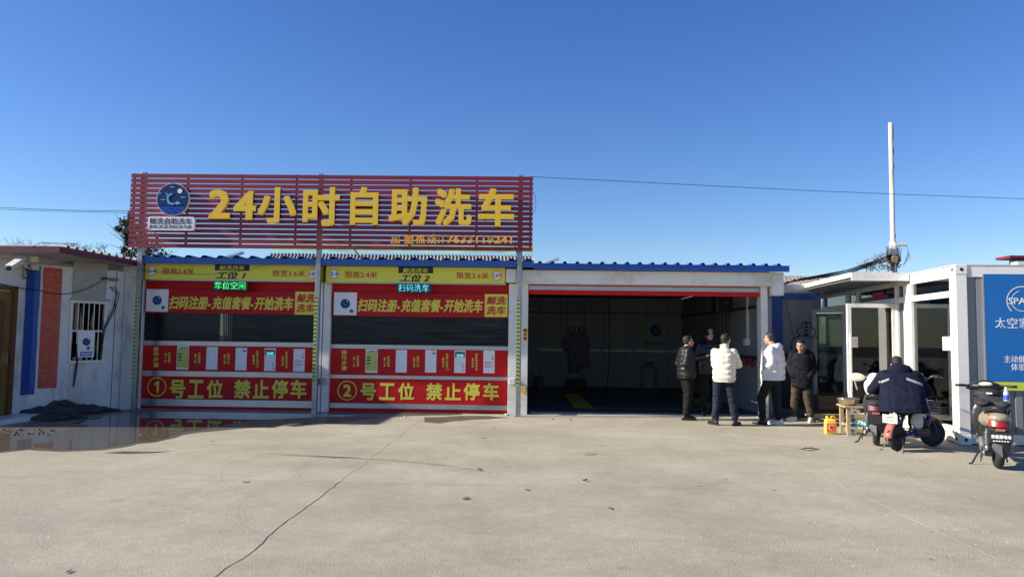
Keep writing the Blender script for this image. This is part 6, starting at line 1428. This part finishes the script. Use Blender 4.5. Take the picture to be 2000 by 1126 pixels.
MB().tube([(.10, 0, .30), (.20, 0, .55)], .022, 8).build('seat_post', 'scoot_blue', t, Mx=W); MB().tube([(.22, .07, .26), (.16, .07, .55)], .016, 8).build('seat_strut', 'scoot_blue', t, Mx=W)
m = MB(); m.ell((.12, 0, .59), (.20, .12, .045)); m.ell((.26, 0, .60), (.12, .08, .04)); remeshed(m, 'saddle', 'black_rubber', t, .01, 3)
MB().box(.34, .72, -.12, .12, .22, .30).build('deck_box', 'black_plastic', t, Mx=W, bev=.02); MB().box(.36, .70, -.126, -.121, .235, .265).build('deck_stripe', 'red_plastic', t, Mx=W)
MB().tube([(.93, 0, .36), (.86, 0, .50), (.74, 0, 1.02)], .024, 10).build('stem', 'aluminium', t, Mx=W, smooth=True); MB().tube([(.90, 0, .42), (.84, 0, .62)], .036, 10).build('head_tube', 'scoot_blue', t, Mx=W)
for s in (-1, 1): MB().tube([(.93, s * .05, .42), (.98, s * .06, r)], .015, 8).build('fork_leg', 'scoot_blue', t, Mx=W)
bars(t, W, .73, 1.03, .30, sweep=.10, rise=.06); m = MB(); m.ell((.70, .0, 1.05), (.06, .085, .03), 18, 10); m.build('meter', 'red_plastic', t, Mx=W, smooth=True)
m = MB(); bx_, bz_ = .90, .52                         # wire basket on the stem
for k in range(5): z = bz_ + k * .045; w_ = .10 + .006 * k; m.tube([(bx_ - .08, -w_, z), (bx_ + .12, -w_, z), (bx_ + .12, w_, z), (bx_ - .08, w_, z), (bx_ - .08, -w_, z)], .004, 5)
for k in range(7): y = -.11 + k * .037; m.tube([(bx_ + .12, y, bz_ + .18), (bx_ + .11, y, bz_), (bx_ - .08, y, bz_), (bx_ - .08, y, bz_ + .18)], .003, 4)
m.build('wire_basket', 'galvanised', t, Mx=W)['kind'] = 'stuff'
shock(t, W, (.10, .08, .42), (.02, .09, .20), .028)
Wp = W @ Matrix.Translation((-.17, 0, .475)) @ Matrix.Rotation(R(-90), 4, 'Z'); pl = MB().box(-.11, .11, 0, .008, -.06, .06).build('number_plate', 'plate_white', t, Mx=Wp); text('73297', -.09, .09, -.045, .005, -.001, 'galvanised', pl, .02, Mx=Wp); MB().box(-.085, .085, -.003, 0, .02, .035).build('plate_rule', 'brown_frame', pl, Mx=Wp); MB().obox((-.16, 0, .47), (.10, 0, .50), .05, .02).build('plate_bracket', 'dark_metal', t, Mx=W)
m = MB(); m.tube([(-.02, .10, .18), (-.12, .16, .012), (-.17, .17, .01)], .009, 6); m.tube([(-.02, -.10, .18), (-.12, -.16, .012), (-.17, -.17, .01)], .009, 6); m.tube([(-.02, -.10, .18), (-.02, .10, .18)], .009, 6); m.tube([(-.12, -.16, .03), (-.12, -.10, .01)], .008, 6); m.build('kickstand', 'galvanised', t, Mx=W)
m = MB(); m.ell((.50, -.04, .42), (.12, .07, .14)); m.ell((.58, .03, .40), (.08, .07, .12)); lb_ = thing('carrier_bag', 'black and white bag standing on the deck of the blue scooter', 'bag', tuple(W @ Vector((.5, 0, .3)))); remeshed(m, 'bag_film', 'white_plastic', lb_, .012, 2, Mx=W, fn=lambda p, n: .012 * noise.noise(p * 14))
MB().ell((.62, -.02, .40), (.05, .08, .11)).build('bag_side', 'black_rubber', lb_, Mx=W, smooth=True)
# glove / white cloth at his right hand
wq_ = WM[sm.name] @ Vector((-.20, -.50, 1.02)); hc2 = MB().ell(tuple(P(1797, 733, SP.y + .55)), (.05, .04, .045)).build('white_rag', 'white_plastic', None, smooth=True); tag(hc2, 'white crumpled rag on the handlebar beside the seated man', 'rag')

# ================================================================ bench, bowl, can, bottle
bq = G(1660, 850); bA = frame(Vector((bq.x, bq.y, 0)), R(-8)); bn_ = thing('wooden_bench', 'small weathered wooden bench carrying the steel bowl', 'bench', Mx=bA)
bw_, bd_, bh_ = .46, .42, .50
for x in (-.02, bw_ - .06):
    for y in (0, bd_): MB().box(x - .03, x + .03, y - .03, y + .03, 0, bh_ - .03).build('leg', 'wood', bn_, Mx=bA, bev=.003)
for k in range(3): MB().box(-.09, bw_, -.06 + k * .18, .11 + k * .18, bh_ - .03, bh_ + k * .001).build('top_board', 'wood', bn_, Mx=bA, bev=.003)
MB().box(.011, bw_ - .091, -.012, .012, .30, .36).build('stretcher', 'wood', bn_, Mx=bA); MB().box(.011, bw_ - .091, -.012, .012, .06, .11).build('stretcher', 'wood', bn_, Mx=bA); MB().box(-.032, -.006, .031, bd_ - .031, .14, .19).build('stretcher', 'wood', bn_, Mx=bA)
bc = bA @ Vector((.02, .17, bh_ + .002)); bw2 = thing('steel_bowl', 'shiny steel mixing bowl on the wooden bench', 'bowl', tuple(bc))
MB().lathe([(.001, 0), (.10, 0), (.15, .03), (.165, .10), (.185, .115), (.185, .12), (.160, .108), (.142, .035), (.09, .008), (.001, .008)], 36).build('bowl_shell', 'steel', bw2, Mx=WM[bw2.name], smooth=True)
m = MB(); m.ell((.02, .0, .06), (.10, .09, .03)); m.build('bowl_contents', 'gold_plastic', bw2, Mx=WM[bw2.name], smooth=True)
cq = G(1625.5, 848); cA = frame(Vector((cq.x, cq.y + .08, 0)), R(-6)); jc = thing('jerry_can', 'yellow jerry can with orange label on the ground left of the bench', 'can', Mx=cA)
m = MB(); 
def rr(w, d, r_): return [(p[0], p[1]) for p in rounded(-w, w, -d, d, r_, 4)]
rings = [[(x, y, z) for x, y in rr(w, d, .025)] for w, d, z in ((.085, .06, 0), (.092, .066, .01), (.094, .068, .12), (.092, .066, .225), (.085, .06, .245), (.05, .04, .262), (.03, .03, .27))]; m.loft(rings); m.build('can_body', 'can_yellow', jc, Mx=cA, smooth=True)
MB().tube([(.01, 0, .25), (.02, 0, .30), (.055, 0, .305), (.082, 0, .295), (.085, 0, .235)], .012, 8).build('handle', 'can_yellow', jc, Mx=cA, smooth=True); MB().lathe([(.026, .262), (.028, .30), (.02, .305), (.001, .306)], 18, (-.048, 0, 0)).build('cap', 'can_yellow', jc, Mx=cA, smooth=True)
lo = MB().box(-.078, .078, -.072, -.067, .045, .19).build('label', 'can_orange', jc, Mx=cA, bev=.002); disc(0, .12, .045, -.0725, .002, 24).build('label_disc', 'white_card', jc, Mx=cA); disc(0, .12, .036, -.0745, .002, 24).build('label_disc', 'red_print', jc, Mx=cA)
wq2 = bA @ Vector((.12, .24, 0)); wb2 = thing('water_bottle', 'large clear blue-tinted water bottle under the wooden bench', 'bottle', tuple(wq2)); MB().lathe([(.001, 0), (.075, .005), (.08, .06), (.075, .075), (.08, .09), (.078, .2), (.03, .25), (.028, .27), (.001, .27)], 24).build('bottle_shell', 'bottle_glass', wb2, Mx=WM[wb2.name], smooth=True); MB().lathe([(.001, .27), (.032, .27), (.032, .295), (.001, .297)], 16).build('cap', 'banner_blue', wb2, Mx=WM[wb2.name])
# junk heap right of the moped
hp = G(1990, 862); t = thing('junk_heap', 'heap of broken boards, rubble sacks and plaster behind the gold moped', 'rubbish', (hp.x, hp.y, 0)); q = random.Random(21)
m = MB()
for k in range(9): m.ell((q.uniform(-.2, 1.2), q.uniform(.2, .9), q.uniform(.05, .22)), (.30, .26, .24))
o = remeshed(m, 'sack_mound', 'rubble_white', t, .025, 2, fn=lambda p, n: .05 * noise.noise(p * 5) + .02 * noise.noise(p * 14))
for k in range(34):
    c_ = Vector((q.uniform(-.38, 1.1), q.uniform(.0, .7), q.uniform(.30, .58))); a_ = q.uniform(-.6, .6); Ln = q.uniform(.12, .45); d_ = Vector((math.cos(a_), math.sin(a_), q.uniform(-.35, .25))).normalized()
    MB().obox(c_ - d_ * Ln / 2, c_ + d_ * Ln / 2, q.uniform(.04, .10), .012).build('board', q.choice(['wood', 'rubble_brown', 'rubble_white', 'cardboard']), t, Mx=WM[t.name])
for k in range(16):
    c_ = Vector((q.uniform(-.38, 1.1), q.uniform(-.05, .5), q.uniform(.15, .5))); m = MB(); m.ell(c_, (q.uniform(.06, .12), .07, q.uniform(.03, .07))); o = m.build('plaster_lump', 'rubble_white', t, Mx=WM[t.name])
    for v in o.data.vertices: v.co += v.co.normalized() * .02 * noise.noise(v.co * 22 + Vector((k, 0, 0)))
# ================================================================ leaves and scraps on the yard
sc_items = [(937, 918, .06, 'dry_leaf', 'curled'), (910, 974, .09, 'dry_leaf', 'flat'), (1143, 939, .06, 'dry_leaf', 'curled'), (1030, 957, .06, 'dry_leaf', 'flat'), (481, 942, .06, 'dry_leaf', 'flat'), (135, 1117, .05, 'dry_leaf', 'flat'), (1192, 993, .06, 'dry_leaf', 'flat'), (1417, 936, .035, 'dry_leaf', 'flat'), (1512, 958, .03, 'dry_leaf', 'flat'), (1817, 1092, .03, 'dry_leaf', 'flat'), (516, 831, .05, 'rubble_white', 'stone'), (791, 814, .05, 'rubble_white', 'stone'), (990, 811, .09, 'rubble_white', 'stone'), (1364, 948, .05, 'rubble_white', 'flat'), (1446, 881, .04, 'rubble_white', 'flat'), (1582, 879, .10, 'rubble_white', 'flat'), (1575, 876, .10, 'gravel_dark', 'flat'), (1080, 819, .05, 'dry_leaf', 'curled'), (1115, 820, .05, 'dry_leaf', 'curled'), (965, 836, .05, 'dry_leaf', 'flat'), (945, 856, .05, 'dry_leaf', 'flat'), (1665, 905, .04, 'rubble_white', 'flat'), (1678, 875, .04, 'rubble_white', 'flat'), (276, 849, .03, 'rubble_white', 'stone'), (415, 862, .035, 'dry_leaf', 'flat')]
q = random.Random(77)
for px, py, s, mt, kind in sc_items:
    s *= .62
    c_ = G(px, py); a_ = q.uniform(0, 3.1); m = MB(); stone = kind == 'stone'; n = 9; z0 = .006
    if stone: m.ell((0, 0, s * .32), (s, s * .7, s * .38), 9, 6)
    else:
        V = []; curl = .5 if kind == 'curled' else .16
        for j in range(5):
            for i in range(-1, 2): u = j / 4; w = math.sin(math.pi * (u * .9 + .05)) * .4; V.append(((u - .5) * 2 * s, i * w * s, .004 + abs(i) * curl * s * .6 + curl * s * .5 * (u - .5) ** 2 * 4))
        F_ = [(j * 3 + i, j * 3 + i + 1, j * 3 + i + 4, j * 3 + i + 3) for j in range(4) for i in range(2)]; m.add(V, F_); m.add([(x, y, z + .003) for x, y, z in V], [tuple(reversed(f)) for f in F_])
    o = m.build('stone' if stone else 'litter_scrap' if mt != 'dry_leaf' else 'fallen_leaf', mt, None, Mx=frame(Vector((c_.x, c_.y, .001)), a_), smooth=stone)
    if stone:
        for v in o.data.vertices: v.co += Vector((noise.noise(v.co * 30), noise.noise(v.co * 30 + Vector((5, 0, 0))), 0)) * s * .3
    where = 'near the right red door' if px < 1000 and py < 870 and px > 640 else 'near the puddle' if px < 640 and py < 870 else 'in the right half of the yard' if px > 1300 else 'in the middle of the yard' if px > 800 else 'in the left half of the yard'
    tag(o, {'stone': 'small white rounded stone', 'flat': 'small flat %s' % ('brown dry leaf' if mt == 'dry_leaf' else 'pale scrap' if mt == 'rubble_white' else 'dark scrap'), 'curled': 'small curled brown dry leaf'}[kind] + ' lying on the concrete ' + where, 'stone' if stone else 'leaf' if mt == 'dry_leaf' else 'litter', group='%s bits lying on the yard %s' % ({'dry_leaf': 'leaf', 'rubble_white': 'pale', 'gravel_dark': 'dark'}[mt] + (' ' + kind), where))
m = MB()
for k in range(320):
    px, py = q.uniform(20, 1980), q.uniform(820, 1110); c_ = G(px, py); s = q.uniform(.002, .007); m.ell((c_.x, c_.y, s * .4), (s, s * .8, s * .6), 5, 3)
o = m.build('grit', 'rubble_white', None); tag(o, 'fine pale grit scattered over the concrete yard', 'grit', kind='stuff')

from collections import defaultdict
dd = defaultdict(list)
for o in bpy.data.objects:
    if o.parent is None and o.name.split('.')[0] in ('fallen_leaf', 'stone', 'litter_scrap'): dd[o['label']].append(o)
for lab, l in dd.items():
    l.sort(key=lambda o: o.location.x / o.location.y)
    if len(l) > 1:
        for k, o in enumerate(l): o['label'] = (['leftmost', 'second from left', 'third from left', 'fourth from left', 'fifth from left'][k] if k < len(l) - 1 else 'rightmost') + ' ' + lab.replace(' lying on the concrete', '')
